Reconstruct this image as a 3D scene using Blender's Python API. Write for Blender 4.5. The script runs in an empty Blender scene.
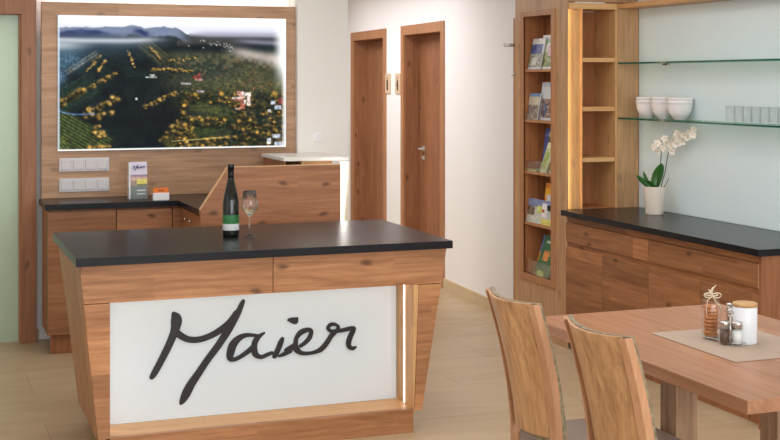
import bpy, math, random
import numpy as np
from mathutils import Vector
random.seed(7)
C = bpy.context.scene.collection
PI = math.pi
TH = math.radians(20.5); FX = 1270.0; CX = 390.0; CY = 80.0; CH = 1.7

def S(r, g, b):
    def f(c):
        c /= 255.0
        return c/12.92 if c <= 0.04045 else ((c+0.055)/1.055)**2.4
    return (f(r), f(g), f(b), 1.0)

# ------------------------------------------------------------------ materials
def newmat(name):
    m = bpy.data.materials.new(name); m.use_nodes = True
    n = m.node_tree.nodes; b = n['Principled BSDF']
    return m, m.node_tree, b

def plain(name, col, rough=.5, metal=0, spec=.5, bump=0, bscale=200, var=0.0, vscale=3, trans=0, ior=1.45, emit=None, es=0, coat=0):
    m, t, b = newmat(name); N = t.nodes; L = t.links
    b.inputs['Base Color'].default_value = col
    b.inputs['Roughness'].default_value = rough
    b.inputs['Metallic'].default_value = metal
    b.inputs['Specular IOR Level'].default_value = spec
    b.inputs['Transmission Weight'].default_value = trans
    b.inputs['IOR'].default_value = ior
    b.inputs['Coat Weight'].default_value = coat
    if emit:
        b.inputs['Emission Color'].default_value = emit; b.inputs['Emission Strength'].default_value = es
    tc = N.new('ShaderNodeTexCoord')
    if var:
        nz = N.new('ShaderNodeTexNoise'); nz.inputs['Scale'].default_value = vscale; nz.inputs['Detail'].default_value = 5
        L.new(tc.outputs['Object'], nz.inputs['Vector'])
        mx = N.new('ShaderNodeMix'); mx.data_type = 'RGBA'
        mx.inputs['A'].default_value = tuple(c*(1-var) for c in col[:3])+(1,)
        mx.inputs['B'].default_value = tuple(min(1, c*(1+var)) for c in col[:3])+(1,)
        L.new(nz.outputs['Fac'], mx.inputs['Factor']); L.new(mx.outputs['Result'], b.inputs['Base Color'])
    if bump:
        nb = N.new('ShaderNodeTexNoise'); nb.inputs['Scale'].default_value = bscale; nb.inputs['Detail'].default_value = 3
        L.new(tc.outputs['Object'], nb.inputs['Vector'])
        bp = N.new('ShaderNodeBump'); bp.inputs['Strength'].default_value = bump; bp.inputs['Distance'].default_value = .002
        L.new(nb.outputs['Fac'], bp.inputs['Height']); L.new(bp.outputs['Normal'], b.inputs['Normal'])
    return m

def wood(name, light, dark, grain='x', plank=.13, length=1.3, tone=.16, rough=.42, knots=1.0, fig=1.0):
    m, t, b = newmat(name); N = t.nodes; L = t.links
    def math_(op, a, c=None, v2=None):
        n = N.new('ShaderNodeMath'); n.operation = op
        for i, q in enumerate((a, c)):
            if q is None: continue
            if isinstance(q, (int, float)): n.inputs[i].default_value = q
            else: L.new(q, n.inputs[i])
        return n.outputs[0]
    def comb(x, y, z):
        n = N.new('ShaderNodeCombineXYZ')
        for i, q in enumerate((x, y, z)):
            if isinstance(q, (int, float)): n.inputs[i].default_value = q
            else: L.new(q, n.inputs[i])
        return n.outputs[0]
    tc = N.new('ShaderNodeTexCoord'); sp = N.new('ShaderNodeSeparateXYZ'); L.new(tc.outputs['Object'], sp.inputs[0])
    oi = N.new('ShaderNodeObjectInfo'); r = oi.outputs['Random']
    ax = dict(x=0, y=1, z=2)[grain]; oth = [i for i in range(3) if i != ax]
    g = math_('ADD', sp.outputs[ax], math_('MULTIPLY', r, 7.3))
    A = sp.outputs[oth[0]]; B = sp.outputs[oth[1]]
    w = math_('ADD', math_('ADD', A, B), math_('MULTIPLY', r, 1.7))
    br = N.new('ShaderNodeTexBrick'); br.offset = .37; br.squash = 1
    br.inputs['Color1'].default_value = (0, 0, 0, 1); br.inputs['Color2'].default_value = (1, 1, 1, 1)
    br.inputs['Scale'].default_value = 1; br.inputs['Mortar Size'].default_value = 0.0
    br.inputs['Brick Width'].default_value = length; br.inputs['Row Height'].default_value = plank
    L.new(comb(g, w, 0), br.inputs['Vector'])
    tv = N.new('ShaderNodeSeparateColor'); L.new(br.outputs['Color'], tv.inputs[0]); tt = tv.outputs[0]
    # fine pores
    n1 = N.new('ShaderNodeTexNoise'); n1.inputs['Scale'].default_value = 1; n1.inputs['Detail'].default_value = 6; n1.inputs['Roughness'].default_value = .65
    L.new(comb(math_('MULTIPLY', g, 5.0), math_('ADD', math_('MULTIPLY', A, 95), math_('MULTIPLY', tt, 31)), math_('MULTIPLY', B, 95)), n1.inputs['Vector'])
    # broad figure
    n2 = N.new('ShaderNodeTexNoise'); n2.inputs['Scale'].default_value = 1; n2.inputs['Detail'].default_value = 4; n2.inputs['Distortion'].default_value = 1.2
    L.new(comb(math_('MULTIPLY', g, 1.6), math_('ADD', math_('MULTIPLY', A, 17), math_('MULTIPLY', tt, 53)), math_('MULTIPLY', B, 17)), n2.inputs['Vector'])
    # cathedral rings
    wv = N.new('ShaderNodeTexWave'); wv.wave_type = 'BANDS'; wv.bands_direction = 'Y'
    wv.inputs['Scale'].default_value = 9; wv.inputs['Distortion'].default_value = 5; wv.inputs['Detail'].default_value = 2; wv.inputs['Detail Scale'].default_value = 1.3
    L.new(comb(math_('ADD', math_('MULTIPLY', g, .35), math_('MULTIPLY', tt, 5)), w, 0), wv.inputs['Vector'])
    # knots
    vo = N.new('ShaderNodeTexVoronoi'); vo.inputs['Scale'].default_value = 1; vo.voronoi_dimensions = '2D'
    L.new(comb(math_('ADD', math_('MULTIPLY', g, 3.0), math_('MULTIPLY', n2.outputs['Fac'], .25)), math_('ADD', math_('MULTIPLY', w, 6.0), math_('MULTIPLY', n1.outputs['Fac'], .12)), 0), vo.inputs['Vector'])
    kr = N.new('ShaderNodeMapRange'); kr.inputs['From Min'].default_value = .04; kr.inputs['From Max'].default_value = .115
    kr.inputs['To Min'].default_value = .68*knots; kr.inputs['To Max'].default_value = 0
    vc = N.new('ShaderNodeSeparateColor'); L.new(vo.outputs['Color'], vc.inputs[0])
    L.new(math_('ADD', vo.outputs['Distance'], math_('MULTIPLY', math_('GREATER_THAN', vc.outputs[0], .5), 1.0)), kr.inputs['Value'])
    f = math_('ADD', math_('ADD', math_('MULTIPLY', n1.outputs['Fac'], .60), math_('MULTIPLY', n2.outputs['Fac'], .75*fig)), math_('MULTIPLY', wv.outputs['Fac'], .07*fig))
    rmp = N.new('ShaderNodeMapRange'); rmp.inputs['From Min'].default_value = .45; rmp.inputs['From Max'].default_value = .98
    L.new(f, rmp.inputs['Value'])
    mx = N.new('ShaderNodeMix'); mx.data_type = 'RGBA'; mx.inputs['A'].default_value = light; mx.inputs['B'].default_value = dark
    L.new(rmp.outputs['Result'], mx.inputs['Factor'])
    kd = N.new('ShaderNodeMix'); kd.data_type = 'RGBA'; kd.inputs['B'].default_value = tuple(c*.22 for c in dark[:3])+(1,)
    L.new(kr.outputs['Result'], kd.inputs['Factor']); L.new(mx.outputs['Result'], kd.inputs['A'])
    sc = N.new('ShaderNodeVectorMath'); sc.operation = 'SCALE'
    L.new(kd.outputs['Result'], sc.inputs[0]); L.new(math_('ADD', math_('MULTIPLY', tt, 2*tone), 1-tone), sc.inputs['Scale'])
    L.new(sc.outputs[0], b.inputs['Base Color'])
    b.inputs['Roughness'].default_value = rough; b.inputs['Specular IOR Level'].default_value = .35
    bp = N.new('ShaderNodeBump'); bp.inputs['Strength'].default_value = .15; bp.inputs['Distance'].default_value = .001
    L.new(n1.outputs['Fac'], bp.inputs['Height']); L.new(bp.outputs['Normal'], b.inputs['Normal'])
    return m

def emis(name, col, s):
    m = bpy.data.materials.new(name); m.use_nodes = True; t = m.node_tree
    t.nodes.clear(); e = t.nodes.new('ShaderNodeEmission'); o = t.nodes.new('ShaderNodeOutputMaterial')
    e.inputs[0].default_value = col; e.inputs[1].default_value = s; t.links.new(e.outputs[0], o.inputs[0]); return m

def attr_mat(name, rough=.4, es=0):
    m, t, b = newmat(name); a = t.nodes.new('ShaderNodeAttribute'); a.attribute_name = 'print'
    if es:
        b.inputs['Base Color'].default_value = (0.01, 0.01, 0.01, 1); b.inputs['Specular IOR Level'].default_value = .1
        t.links.new(a.outputs['Color'], b.inputs['Emission Color']); b.inputs['Emission Strength'].default_value = es
    else: t.links.new(a.outputs['Color'], b.inputs['Base Color'])
    b.inputs['Roughness'].default_value = rough
    return m

def glassmat(name, col=(1, 1, 1, 1), rough=0.0, ior=1.45, mixt=.0):
    m = bpy.data.materials.new(name); m.use_nodes = True; t = m.node_tree; t.nodes.clear()
    g = t.nodes.new('ShaderNodeBsdfGlass'); g.inputs['Color'].default_value = col; g.inputs['Roughness'].default_value = rough; g.inputs['IOR'].default_value = ior
    tr = t.nodes.new('ShaderNodeBsdfTransparent'); tr.inputs[0].default_value = col
    mx = t.nodes.new('ShaderNodeMixShader'); mx.inputs[0].default_value = mixt
    o = t.nodes.new('ShaderNodeOutputMaterial')
    t.links.new(g.outputs[0], mx.inputs[1]); t.links.new(tr.outputs[0], mx.inputs[2]); t.links.new(mx.outputs[0], o.inputs[0]); return m

M = {}
OL, OD = S(203, 146, 103), S(154, 98, 61)
M['bar_x'] = wood('bar_oak_across', S(200, 144, 100), S(140, 90, 55), 'x', .09, 1.1, .12)
M['bar_z'] = wood('bar_oak_staves', S(200, 144, 100), S(140, 90, 55), 'x', .105, .8, .28)
M['bar_y'] = wood('bar_oak_side', S(200, 144, 100), S(140, 90, 55), 'z', .2, 1.1, .12)
M['cab'] = wood('cabinet_oak', S(176, 120, 78), S(120, 74, 44), 'y', .13, .8, .26, knots=1.0)
M['cab_x'] = wood('cabinet_oak_end', S(176, 116, 76), S(132, 82, 50), 'z', .25, 2, .12)
M['desk'] = wood('desk_oak', S(184, 128, 90), S(134, 86, 56), 'x', .14, 3, .07, knots=1.0)
M['panel'] = wood('panel_oak', S(196, 156, 122), S(150, 112, 84), 'x', .16, 2.2, .07, knots=.6)
M['door'] = wood('door_oak', S(170, 116, 82), S(128, 84, 56), 'z', .16, 3, .07, knots=.8)
M['frame'] = wood('door_frame_oak', S(192, 138, 98), S(152, 102, 68), 'z', .3, 4, .04, knots=.3)
M['bro'] = wood('brochure_cabinet_oak', S(208, 166, 122), S(162, 120, 82), 'z', .3, 4, .06, knots=.5)
M['brof'] = wood('niche_frame_oak', S(196, 140, 94), S(160, 106, 68), 'z', .4, 4, .04, knots=.0)
M['niche'] = wood('niche_inside_oak', S(186, 124, 80), S(146, 92, 56), 'z', .3, 4, .05, knots=.5)
M['lightoak'] = wood('light_oak', S(228, 182, 128), S(200, 148, 94), 'x', .2, 3, .05, knots=.3)
M['lightoak_z'] = wood('light_oak_upright', S(222, 176, 122), S(192, 140, 88), 'z', .2, 3, .05, knots=.4)
M['edge'] = wood('pale_oak_edge', S(226, 186, 138), S(204, 160, 112), 'x', .2, 3, .03, knots=0)
M['table'] = wood('table_cherry', S(188, 138, 106), S(152, 102, 72), 'y', .15, 3, .07, knots=.2, rough=.36)
M['leg'] = wood('table_leg_wood', S(188, 152, 120), S(132, 98, 72), 'z', .02, 9, .22, knots=0)
M['chair'] = wood('chair_ash', S(214, 166, 118), S(146, 100, 62), 'z', .09, 12, .10, knots=0, fig=.95)
M['chairpost'] = wood('chair_post_wood', S(206, 156, 118), S(172, 122, 86), 'z', .1, 3, .04, knots=0)
M['lid'] = wood('lid_wood', S(214, 172, 122), S(186, 142, 94), 'x', .1, 1, .04, knots=0)
M['stone'] = plain('black_worktop', S(26, 26, 29), .25, spec=.26, bump=.15, bscale=260, var=.25, vscale=60)
M['white'] = plain('white_paint', S(243, 240, 239), .7, bump=.05, bscale=90)
M['ceil'] = plain('ceiling_paint', S(235, 235, 233), .8)
M['column'] = plain('column_paint', S(236, 233, 226), .6, bump=.04)
M['frost'] = plain('white_satin_glass', S(224, 236, 244), .22, spec=.5, coat=.2)
M['splash'] = plain('mint_back_painted_glass', S(224, 238, 240), .34, spec=.4)
M['black'] = plain('black_lacquer', S(38, 34, 36), .4)
M['metal'] = plain('brushed_steel', S(212, 208, 204), .4, metal=.6)
M['chrome'] = plain('chrome', S(206, 202, 198), .18, metal=1)
M['plastic'] = plain('silver_plastic', S(205, 200, 200), .35)
M['ceramic'] = plain('white_ceramic', S(238, 232, 230), .18)
M['pot'] = plain('cream_pot', S(236, 222, 206), .35)
M['mat'] = plain('woven_mat', S(178, 158, 140), .9, bump=.6, bscale=900, var=.12, vscale=400)
M['fabric'] = plain('grey_brown_fabric', S(148, 130, 118), .95, bump=.4, bscale=700, var=.1, vscale=90)
M['weave'] = plain('patterned_fabric', S(140, 124, 98), .6, bump=.8, bscale=300, var=.95, vscale=75)
M['leaf'] = plain('orchid_leaf', S(48, 98, 34), .35, var=.25, vscale=30)
M['stem'] = plain('orchid_stem', S(60, 84, 44), .5)
M['petal'] = plain('orchid_petal', S(246, 232, 216), .55)
M['lip'] = plain('orchid_lip', S(214, 170, 110), .5)
M['soil'] = plain('bark_soil', S(70, 50, 36), .9, var=.4, vscale=80)
M['cookie'] = plain('cookie_dough', S(196, 128, 74), .8, bump=.8, bscale=120, var=.35, vscale=70)
M['raffia'] = plain('raffia', S(224, 206, 176), .8)
M['salt'] = plain('salt', S(240, 240, 238), .8)
M['pepper'] = plain('pepper', S(96, 70, 54), .8, var=.5, vscale=300)
M['canister'] = plain('white_enamel', S(232, 234, 238), .25)
M['bottle'] = plain('dark_bottle_glass', S(20, 22, 16), .08, spec=.45, coat=.15)
M['capsule'] = plain('black_capsule', S(24, 22, 24), .3)
M['green'] = plain('green_label', S(46, 112, 60), .5)
M['silver'] = plain('grey_white_label', S(204, 206, 206), .5)
M['glass'] = glassmat('clear_glass', (1, 1, 1, 1), 0, 1.45, .35)
def thin_glass():
    m = bpy.data.materials.new('thin_clear_glass'); m.use_nodes = True; t = m.node_tree; t.nodes.clear()
    tr = t.nodes.new('ShaderNodeBsdfTransparent'); tr.inputs[0].default_value = (.99, .993, .993, 1)
    gl = t.nodes.new('ShaderNodeBsdfGlossy'); gl.inputs['Roughness'].default_value = .22
    lw = t.nodes.new('ShaderNodeLayerWeight'); lw.inputs['Blend'].default_value = .25
    mm = t.nodes.new('ShaderNodeMath'); mm.operation = 'MULTIPLY_ADD'; mm.inputs[1].default_value = .16; mm.inputs[2].default_value = .03
    mx = t.nodes.new('ShaderNodeMixShader'); o = t.nodes.new('ShaderNodeOutputMaterial'); L = t.links
    L.new(lw.outputs['Facing'], mm.inputs[0]); L.new(mm.outputs[0], mx.inputs[0]); L.new(tr.outputs[0], mx.inputs[1]); L.new(gl.outputs[0], mx.inputs[2]); L.new(mx.outputs[0], o.inputs[0]); return m
M['tumbler'] = thin_glass()
M['shelfglass'] = glassmat('shelf_glass', S(232, 246, 240), 0, 1.45, .5)
M['glassedge'] = plain('green_glass_edge', S(40, 110, 92), .1, trans=.4)
M['acrylic'] = glassmat('acrylic', (1, 1, 1, 1), 0, 1.3, .6)
M['wine'] = glassmat('white_wine', S(250, 247, 236), 0, 1.33, .4)
M['led'] = emis('warm_led', S(255, 226, 176), 13)
M['ledw'] = emis('white_led', S(255, 249, 240), 7)
M['lamp'] = emis('downlight_lens', S(255, 244, 228), 5)
M['print'] = attr_mat('printed_paper', .35)
M['photo'] = attr_mat('backlit_print', .8, 1.12)
M['orange'] = plain('orange_card', S(232, 120, 44), .5)
M['paper'] = plain('white_paper', S(236, 234, 236), .6)
M['skirt'] = plain('sandstone_skirting', S(206, 182, 146), .5, var=.12, vscale=6)
M['signwood'] = plain('sign_beige', S(214, 186, 156), .5)
M['gasket'] = plain('dark_gap', S(40, 30, 24), .8)
M['cream'] = plain('white_laminate', S(238, 234, 226), .3)
M['creamglow'] = plain('warm_white_laminate', S(240, 228, 204), .5)
def frosted():
    m = bpy.data.materials.new('frosted_door_glass'); m.use_nodes = True; t = m.node_tree; t.nodes.clear()
    tl = t.nodes.new('ShaderNodeBsdfTranslucent'); tl.inputs[0].default_value = S(214, 226, 210)
    df = t.nodes.new('ShaderNodeBsdfGlossy'); df.inputs[0].default_value = S(220, 232, 222); df.inputs['Roughness'].default_value = .35
    d2 = t.nodes.new('ShaderNodeBsdfDiffuse'); d2.inputs[0].default_value = S(192, 206, 188)
    a = t.nodes.new('ShaderNodeMixShader'); a.inputs[0].default_value = .5
    b = t.nodes.new('ShaderNodeMixShader'); b.inputs[0].default_value = .08
    o = t.nodes.new('ShaderNodeOutputMaterial'); L = t.links
    L.new(tl.outputs[0], a.inputs[1]); L.new(d2.outputs[0], a.inputs[2]); L.new(a.outputs[0], b.inputs[1]); L.new(df.outputs[0], b.inputs[2]); L.new(b.outputs[0], o.inputs[0])
    return m
M['frosted'] = frosted()
def tiles():
    m, t, b = newmat('travertine_tiles'); N = t.nodes; L = t.links
    tc = N.new('ShaderNodeTexCoord')
    br = N.new('ShaderNodeTexBrick'); br.offset = .5
    br.inputs['Color1'].default_value = S(196, 172, 140); br.inputs['Color2'].default_value = S(189, 165, 132); br.inputs['Mortar'].default_value = S(172, 150, 118)
    br.inputs['Scale'].default_value = 1; br.inputs['Mortar Size'].default_value = .003; br.inputs['Brick Width'].default_value = .9; br.inputs['Row Height'].default_value = .6
    L.new(tc.outputs['Object'], br.inputs['Vector'])
    mp = N.new('ShaderNodeMapping'); mp.inputs['Scale'].default_value = (.8, 3.5, 1); L.new(tc.outputs['Object'], mp.inputs[0])
    nz = N.new('ShaderNodeTexNoise'); nz.inputs['Scale'].default_value = 1.6; nz.inputs['Detail'].default_value = 7; nz.inputs['Distortion'].default_value = 1.5
    L.new(mp.outputs[0], nz.inputs['Vector'])
    mx = N.new('ShaderNodeMix'); mx.data_type = 'RGBA'; mx.blend_type = 'MULTIPLY'; mx.inputs['Factor'].default_value = .8
    rp = N.new('ShaderNodeValToRGB'); rp.color_ramp.elements[0].position = .3; rp.color_ramp.elements[0].color = S(232, 226, 218); rp.color_ramp.elements[1].position = .7; rp.color_ramp.elements[1].color = (1, 1, 1, 1)
    L.new(nz.outputs['Fac'], rp.inputs[0]); L.new(br.outputs['Color'], mx.inputs['A']); L.new(rp.outputs[0], mx.inputs['B'])
    L.new(mx.outputs['Result'], b.inputs['Base Color']); b.inputs['Roughness'].default_value = .42
    return m
M['tiles'] = tiles()

# ------------------------------------------------------------------ building helpers
ORG = {}
def setp(o, label=None, cat=None, group=None, kind=None):
    if label: o['label'] = label
    if cat: o['category'] = cat
    if group: o['group'] = group
    if kind: o['kind'] = kind
    return o
def thing(name, loc, label, cat, group=None, kind=None):
    o = bpy.data.objects.new(name, None); C.objects.link(o); o.location = loc; o.empty_display_size = .05
    ORG[o.name] = Vector(loc); return setp(o, label, cat, group, kind)

class MB:
    def __init__(s): s.v = []; s.f = []; s.sm = []; s.tf = None
    def add(s, vs, fs, smooth=False):
        k = len(s.v); s.v += [Vector(q) for q in vs]
        for f in fs: s.f.append([k+i for i in f]); s.sm.append(smooth)
        return s
    def box(s, x0, x1, y0, y1, z0, z1):
        vs = [(x, y, z) for z in (z0, z1) for y in (y0, y1) for x in (x0, x1)]
        return s.add(vs, [(0, 2, 3, 1), (4, 5, 7, 6), (0, 1, 5, 4), (2, 6, 7, 3), (0, 4, 6, 2), (1, 3, 7, 5)])
    def prism(s, poly, axis, a, b):
        """poly: 2D points in the two other axes (in xyz order) extruded along axis from a to b"""
        def mk(p, q):
            if axis == 'x': return (q, p[0], p[1])
            if axis == 'y': return (p[0], q, p[1])
            return (p[0], p[1], q)
        n = len(poly); vs = [mk(p, a) for p in poly]+[mk(p, b) for p in poly]
        fs = [tuple(range(n)), tuple(range(2*n-1, n-1, -1))]+[(i, i+n, (i+1) % n+n, (i+1) % n) for i in range(n)]
        return s.add(vs, fs)
    def lathe(s, prof, c, n=32, tilt=None):
        vs = []; fs = []
        for r, z in prof:
            for i in range(n):
                a = 2*PI*i/n; v = Vector((r*math.cos(a), r*math.sin(a), z))
                if tilt: v = tilt @ v
                vs.append((c[0]+v.x, c[1]+v.y, c[2]+v.z))
        for k in range(len(prof)-1):
            for i in range(n):
                j = (i+1) % n; fs.append((k*n+i, k*n+j, (k+1)*n+j, (k+1)*n+i))
        if prof[0][0] > 1e-5: fs.append(tuple(range(n-1, -1, -1)))
        if prof[-1][0] > 1e-5: fs.append(tuple((len(prof)-1)*n+i for i in range(n)))
        return s.add(vs, fs, True)
    def tube(s, pts, rad, n=10):
        pts = [Vector(p) for p in pts]
        if isinstance(rad, (int, float)): rad = [rad]*len(pts)
        vs = []; up = Vector((0.13, .21, 1)).normalized()
        for k, p in enumerate(pts):
            d = (pts[min(k+1, len(pts)-1)]-pts[max(k-1, 0)]).normalized()
            if abs(d.dot(up)) > .97: u = d.cross(Vector((1, .1, 0))).normalized()
            else: u = d.cross(up).normalized()
            w = d.cross(u)
            for i in range(n):
                a = 2*PI*i/n; q = p+(u*math.cos(a)+w*math.sin(a))*rad[k]; vs.append(tuple(q))
        fs = [(k*n+i, k*n+(i+1) % n, (k+1)*n+(i+1) % n, (k+1)*n+i) for k in range(len(pts)-1) for i in range(n)]
        fs += [tuple(range(n-1, -1, -1)), tuple((len(pts)-1)*n+i for i in range(n))]
        return s.add(vs, fs, True)
    def ball(s, c, r, nu=14, nv=8, sc=(1, 1, 1)):
        vs = [(c[0], c[1], c[2]-r*sc[2])]
        for j in range(1, nv):
            t = PI*j/nv
            for i in range(nu):
                a = 2*PI*i/nu
                vs.append((c[0]+r*sc[0]*math.sin(t)*math.cos(a), c[1]+r*sc[1]*math.sin(t)*math.sin(a), c[2]-r*sc[2]*math.cos(t)))
        vs.append((c[0], c[1], c[2]+r*sc[2])); fs = []
        for i in range(nu):
            fs.append((0, 1+(i+1) % nu, 1+i)); L = 1+(nv-2)*nu; fs.append((L+i, L+(i+1) % nu, len(vs)-1))
        for j in range(nv-2):
            for i in range(nu):
                a = 1+j*nu; fs.append((a+i, a+(i+1) % nu, a+nu+(i+1) % nu, a+nu+i))
        return s.add(vs, fs, True)
    def build(s, name, mat, parent=None, bevel=0, label=None, cat=None, group=None, kind=None, tf=None, recalc=True):
        vs = s.v
        if tf: vs = [tf(v) for v in vs]
        if parent is not None: o0 = ORG[parent.name]
        else:
            xs = [v.x for v in vs]; ys = [v.y for v in vs]; zs = [v.z for v in vs]
            o0 = Vector(((min(xs)+max(xs))/2, (min(ys)+max(ys))/2, min(zs)))
        me = bpy.data.meshes.new(name); me.from_pydata([tuple(v-o0) for v in vs], [], s.f)
        me.polygons.foreach_set('use_smooth', s.sm)
        if recalc:
            import bmesh
            bm = bmesh.new(); bm.from_mesh(me); bmesh.ops.recalc_face_normals(bm, faces=bm.faces); bm.to_mesh(me); bm.free()
        me.materials.append(mat if not isinstance(mat, str) else M[mat])
        o = bpy.data.objects.new(name, me); C.objects.link(o)
        if parent is not None: o.parent = parent
        else: o.location = o0
        ORG[o.name] = o0
        if bevel:
            b = o.modifiers.new('bevel', 'BEVEL'); b.width = bevel; b.segments = 2; b.limit_method = 'ANGLE'; b.angle_limit = math.radians(40)
        return setp(o, label, cat, group, kind)

def bx(name, mat, parent, x0, x1, y0, y1, z0, z1, bevel=.0015, **k):
    return MB().box(x0, x1, y0, y1, z0, z1).build(name, mat, parent, bevel, **k)
def copytree(o, shift, parent=None):
    c = o.copy(); C.objects.link(c)
    if parent is None: c.location = Vector(o.location)+Vector(shift)
    else: c.parent = parent
    for ch in list(o.children): copytree(ch, (0, 0, 0), c)
    return c
def atw(px, py, w):
    """point seen at (px, py) at distance w along the view"""
    u = (px-CX)/FX*w; z = CH-(py-CY)/FX*w
    return Vector((u*math.cos(TH)+w*math.sin(TH), -u*math.sin(TH)+w*math.cos(TH), z))
def depth(x, y): return x*math.sin(TH)+y*math.cos(TH)

# printed sheets: a fine grid whose colours are painted from a function (u to the right, v downwards)
def sheet(name, fn, nu, nv, p00, du, dv, thick, parent, mat='print', normal=None, **k):
    p00 = Vector(p00); du = Vector(du); dv = Vector(dv); n = normal or du.cross(dv).normalized()
    vs = [p00+du*(i/nu)+dv*(j/nv) for j in range(nv+1) for i in range(nu+1)]
    K = len(vs); fs = [(j*(nu+1)+i, (j+1)*(nu+1)+i, (j+1)*(nu+1)+i+1, j*(nu+1)+i+1) for j in range(nv) for i in range(nu)]
    cols = fn(nu, nv)                                   # (nv, nu, 3) linear
    m = MB(); m.add(vs, fs)
    back = -n*thick
    cr = [p00, p00+du, p00+du+dv, p00+dv]; e = [c+back for c in cr]
    m.add(cr+e, [(0, 1, 5, 4), (1, 2, 6, 5), (2, 3, 7, 6), (3, 0, 4, 7), (4, 5, 6, 7)])
    o = m.build(name, mat, parent, recalc=False, **k)
    a = o.data.color_attributes.new('print', 'FLOAT_COLOR', 'CORNER')
    arr = np.ones((len(o.data.loops), 4), dtype=np.float32); arr[:, :3] = .75
    arr[:nu*nv*4, :3] = np.repeat(cols.reshape(-1, 3), 4, axis=0)
    a.data.foreach_set('color', arr.ravel()); return o
def lin(c): 
    c = np.asarray(c, dtype=float)/255.0
    return np.where(c <= .04045, c/12.92, ((c+.055)/1.055)**2.4)

# ------------------------------------------------------------------ the room
ST = dict(kind='structure')
bx('floor', 'tiles', None, -3, 6, -3, 16, -.05, 0, 0, **ST)
bx('ceiling', 'ceil', None, -3, 6, -3, 16, 2.62, 2.7, 0, **ST)
bx('wall_right', 'white', None, 4.405, 4.55, -3, 7.6, 0, 2.62, 0, **ST)
# wall behind the picture, with the opening of the frosted glass door
m = MB(); m.box(.735, 2.46, 8.6, 8.75, 0, 2.62); m.box(-3, -.45, 8.6, 8.75, 0, 2.62); m.box(-.45, .735, 8.6, 8.75, 2.3, 2.62)
m.build('wall_back', 'white', None, 0, **ST)
bx('wall_column', 'column', None, 2.462, 2.83, 8.4, 9.0, 0, 2.62, .002, **ST)
bx('wall_hall', 'white', None, -3, 6, 15.6, 15.75, 0, 2.62, 0, **ST)
bx('wall_left', 'white', None, -3.15, -3, -3, 16, 0, 2.62, 0, **ST)
bx('trim_1', 'skirt', None, .735, .76, 8.585, 8.6, 0, .07, .001, **ST)
# wall with the two doors: a slightly turned frame; local s = along the wall (old y), d = outwards (old x offset)
def W(v):
    s = v.y-9.6; k = .06; n = math.sqrt(1+k*k)
    return Vector((4.05+k*s/n+v.x/n, 9.6+s/n-v.x*k/n, v.z))
D1 = (11.18, 12.42); D2 = (9.545, 10.71); DT = 2.185; FW = .085
m = MB()
def wallseg(y0, y1, z0=0, z1=2.62): m.box(0, .4, y0, y1, z0, z1)
wallseg(7.94, D2[0]+.02); wallseg(D2[1]-.02, D1[0]+.02); wallseg(D1[1]-.02, 16)
wallseg(D2[0]+.02, D2[1]-.02, DT-.02); wallseg(D1[0]+.02, D1[1]-.02, DT-.02)
m.build('wall_doors', 'white', None, 0, tf=W, **ST)
MB().box(-.015, 0, 7.95, D2[0]-.005, 0, .085).build('baseboard_right', 'skirt', None, .001, tf=W, **ST)
MB().box(-.015, 0, D2[1]+.005, D1[0]-.005, 0, .085).build('baseboard_hall', 'skirt', None, .001, tf=W, **ST)
for n, (a, b), lab in ((1, D1, None), (2, D2, None)):
    o0 = W(Vector((0, (a+b)/2, 0)))
    d = thing('door_%d' % n, o0, None, None, kind='structure')
    f = MB()
    f.box(-.012, .01, a, a+FW, 0, DT); f.box(-.012, .01, b-FW, b, 0, DT); f.box(-.012, .01, a+FW, b-FW, DT-FW, DT)
    f.build('door_frame', 'frame', d, .002, tf=W)
    f = MB(); f.box(.01, .2, a+FW-.02, a+FW, 0, DT-FW); f.box(.01, .2, b-FW, b-FW+.02, 0, DT-FW); f.box(.01, .2, a+FW, b-FW, DT-FW, DT-FW+.02)
    f.build('door_jamb', 'door', d, .001, tf=W)
    MB().box(.15, .19, a+FW, b-FW, 0.005, DT-FW-.004).build('door_leaf', 'door', d, .002, tf=W)
    if n == 2:
        hy = b-FW-.10
        h = MB(); h.tube([(.15, hy, 1.088), (.10, hy, 1.088), (.095, hy-.02, 1.088), (.095, hy-.13, 1.088)], .009)
        h.box(.143, .15, hy-.025, hy+.025, 1.065, 1.112); h.build('door_handle', 'metal', d, .001, tf=W, label='brushed steel lever handle')
        h = MB(); h.box(.143, .15, hy-.022, hy+.022, 0.985, 1.025); h.tube([(.15, hy, 1.005), (.13, hy, 1.005)], .012); h.build('lock_rosette', 'metal', d, .001, tf=W)
# frosted glass door on the left
d = thing('door_3', (.1, 8.55, 0), None, None, kind='structure')
f = MB(); f.box(.64, .735, 8.5, 8.74, 0, 2.3); f.box(-.45, .64, 8.5, 8.74, 2.125, 2.3); f.box(-.45, -.36, 8.5, 8.74, 0, 2.125)
f.build('door_frame', 'door', d, .002)
f = MB(); f.box(.628, .64, 8.54, 8.60, .0, 2.125); f.build('door_stop', 'brof', d, .001)
bx('door_pane', 'frosted', d, -.36, .628, 8.57, 8.58, .004, 2.12, 0)

# ------------------------------------------------------------------ bar counter
YF = 5.70
t = thing('bar_counter', (1.55, 6.15, 0), 'oak bar counter with tapered sides, black top and white front panel reading Maier', 'counter')
bx('worktop', 'stone', t, .656, 2.440, 5.655, 6.665, .885, .922, .002, label='thin black stone top')
MB().prism([(.676, .885), (2.426, .885), (2.398, .713), (.694, .713)][:0] or [(.676, .885), (1.5515, .885), (1.5515, .713), (.694, .713)], 'y', YF, YF+.03).build('fascia_board', 'bar_x', t, .0015)
MB().prism([(1.5545, .885), (2.426, .885), (2.398, .713), (1.5545, .713)], 'y', YF, YF+.03).build('fascia_board', 'bar_x', t, .0015)
bx('gap', 'gasket', t, 1.54, 1.565, YF+.02, YF+.031, .714, .884, 0)
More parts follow.
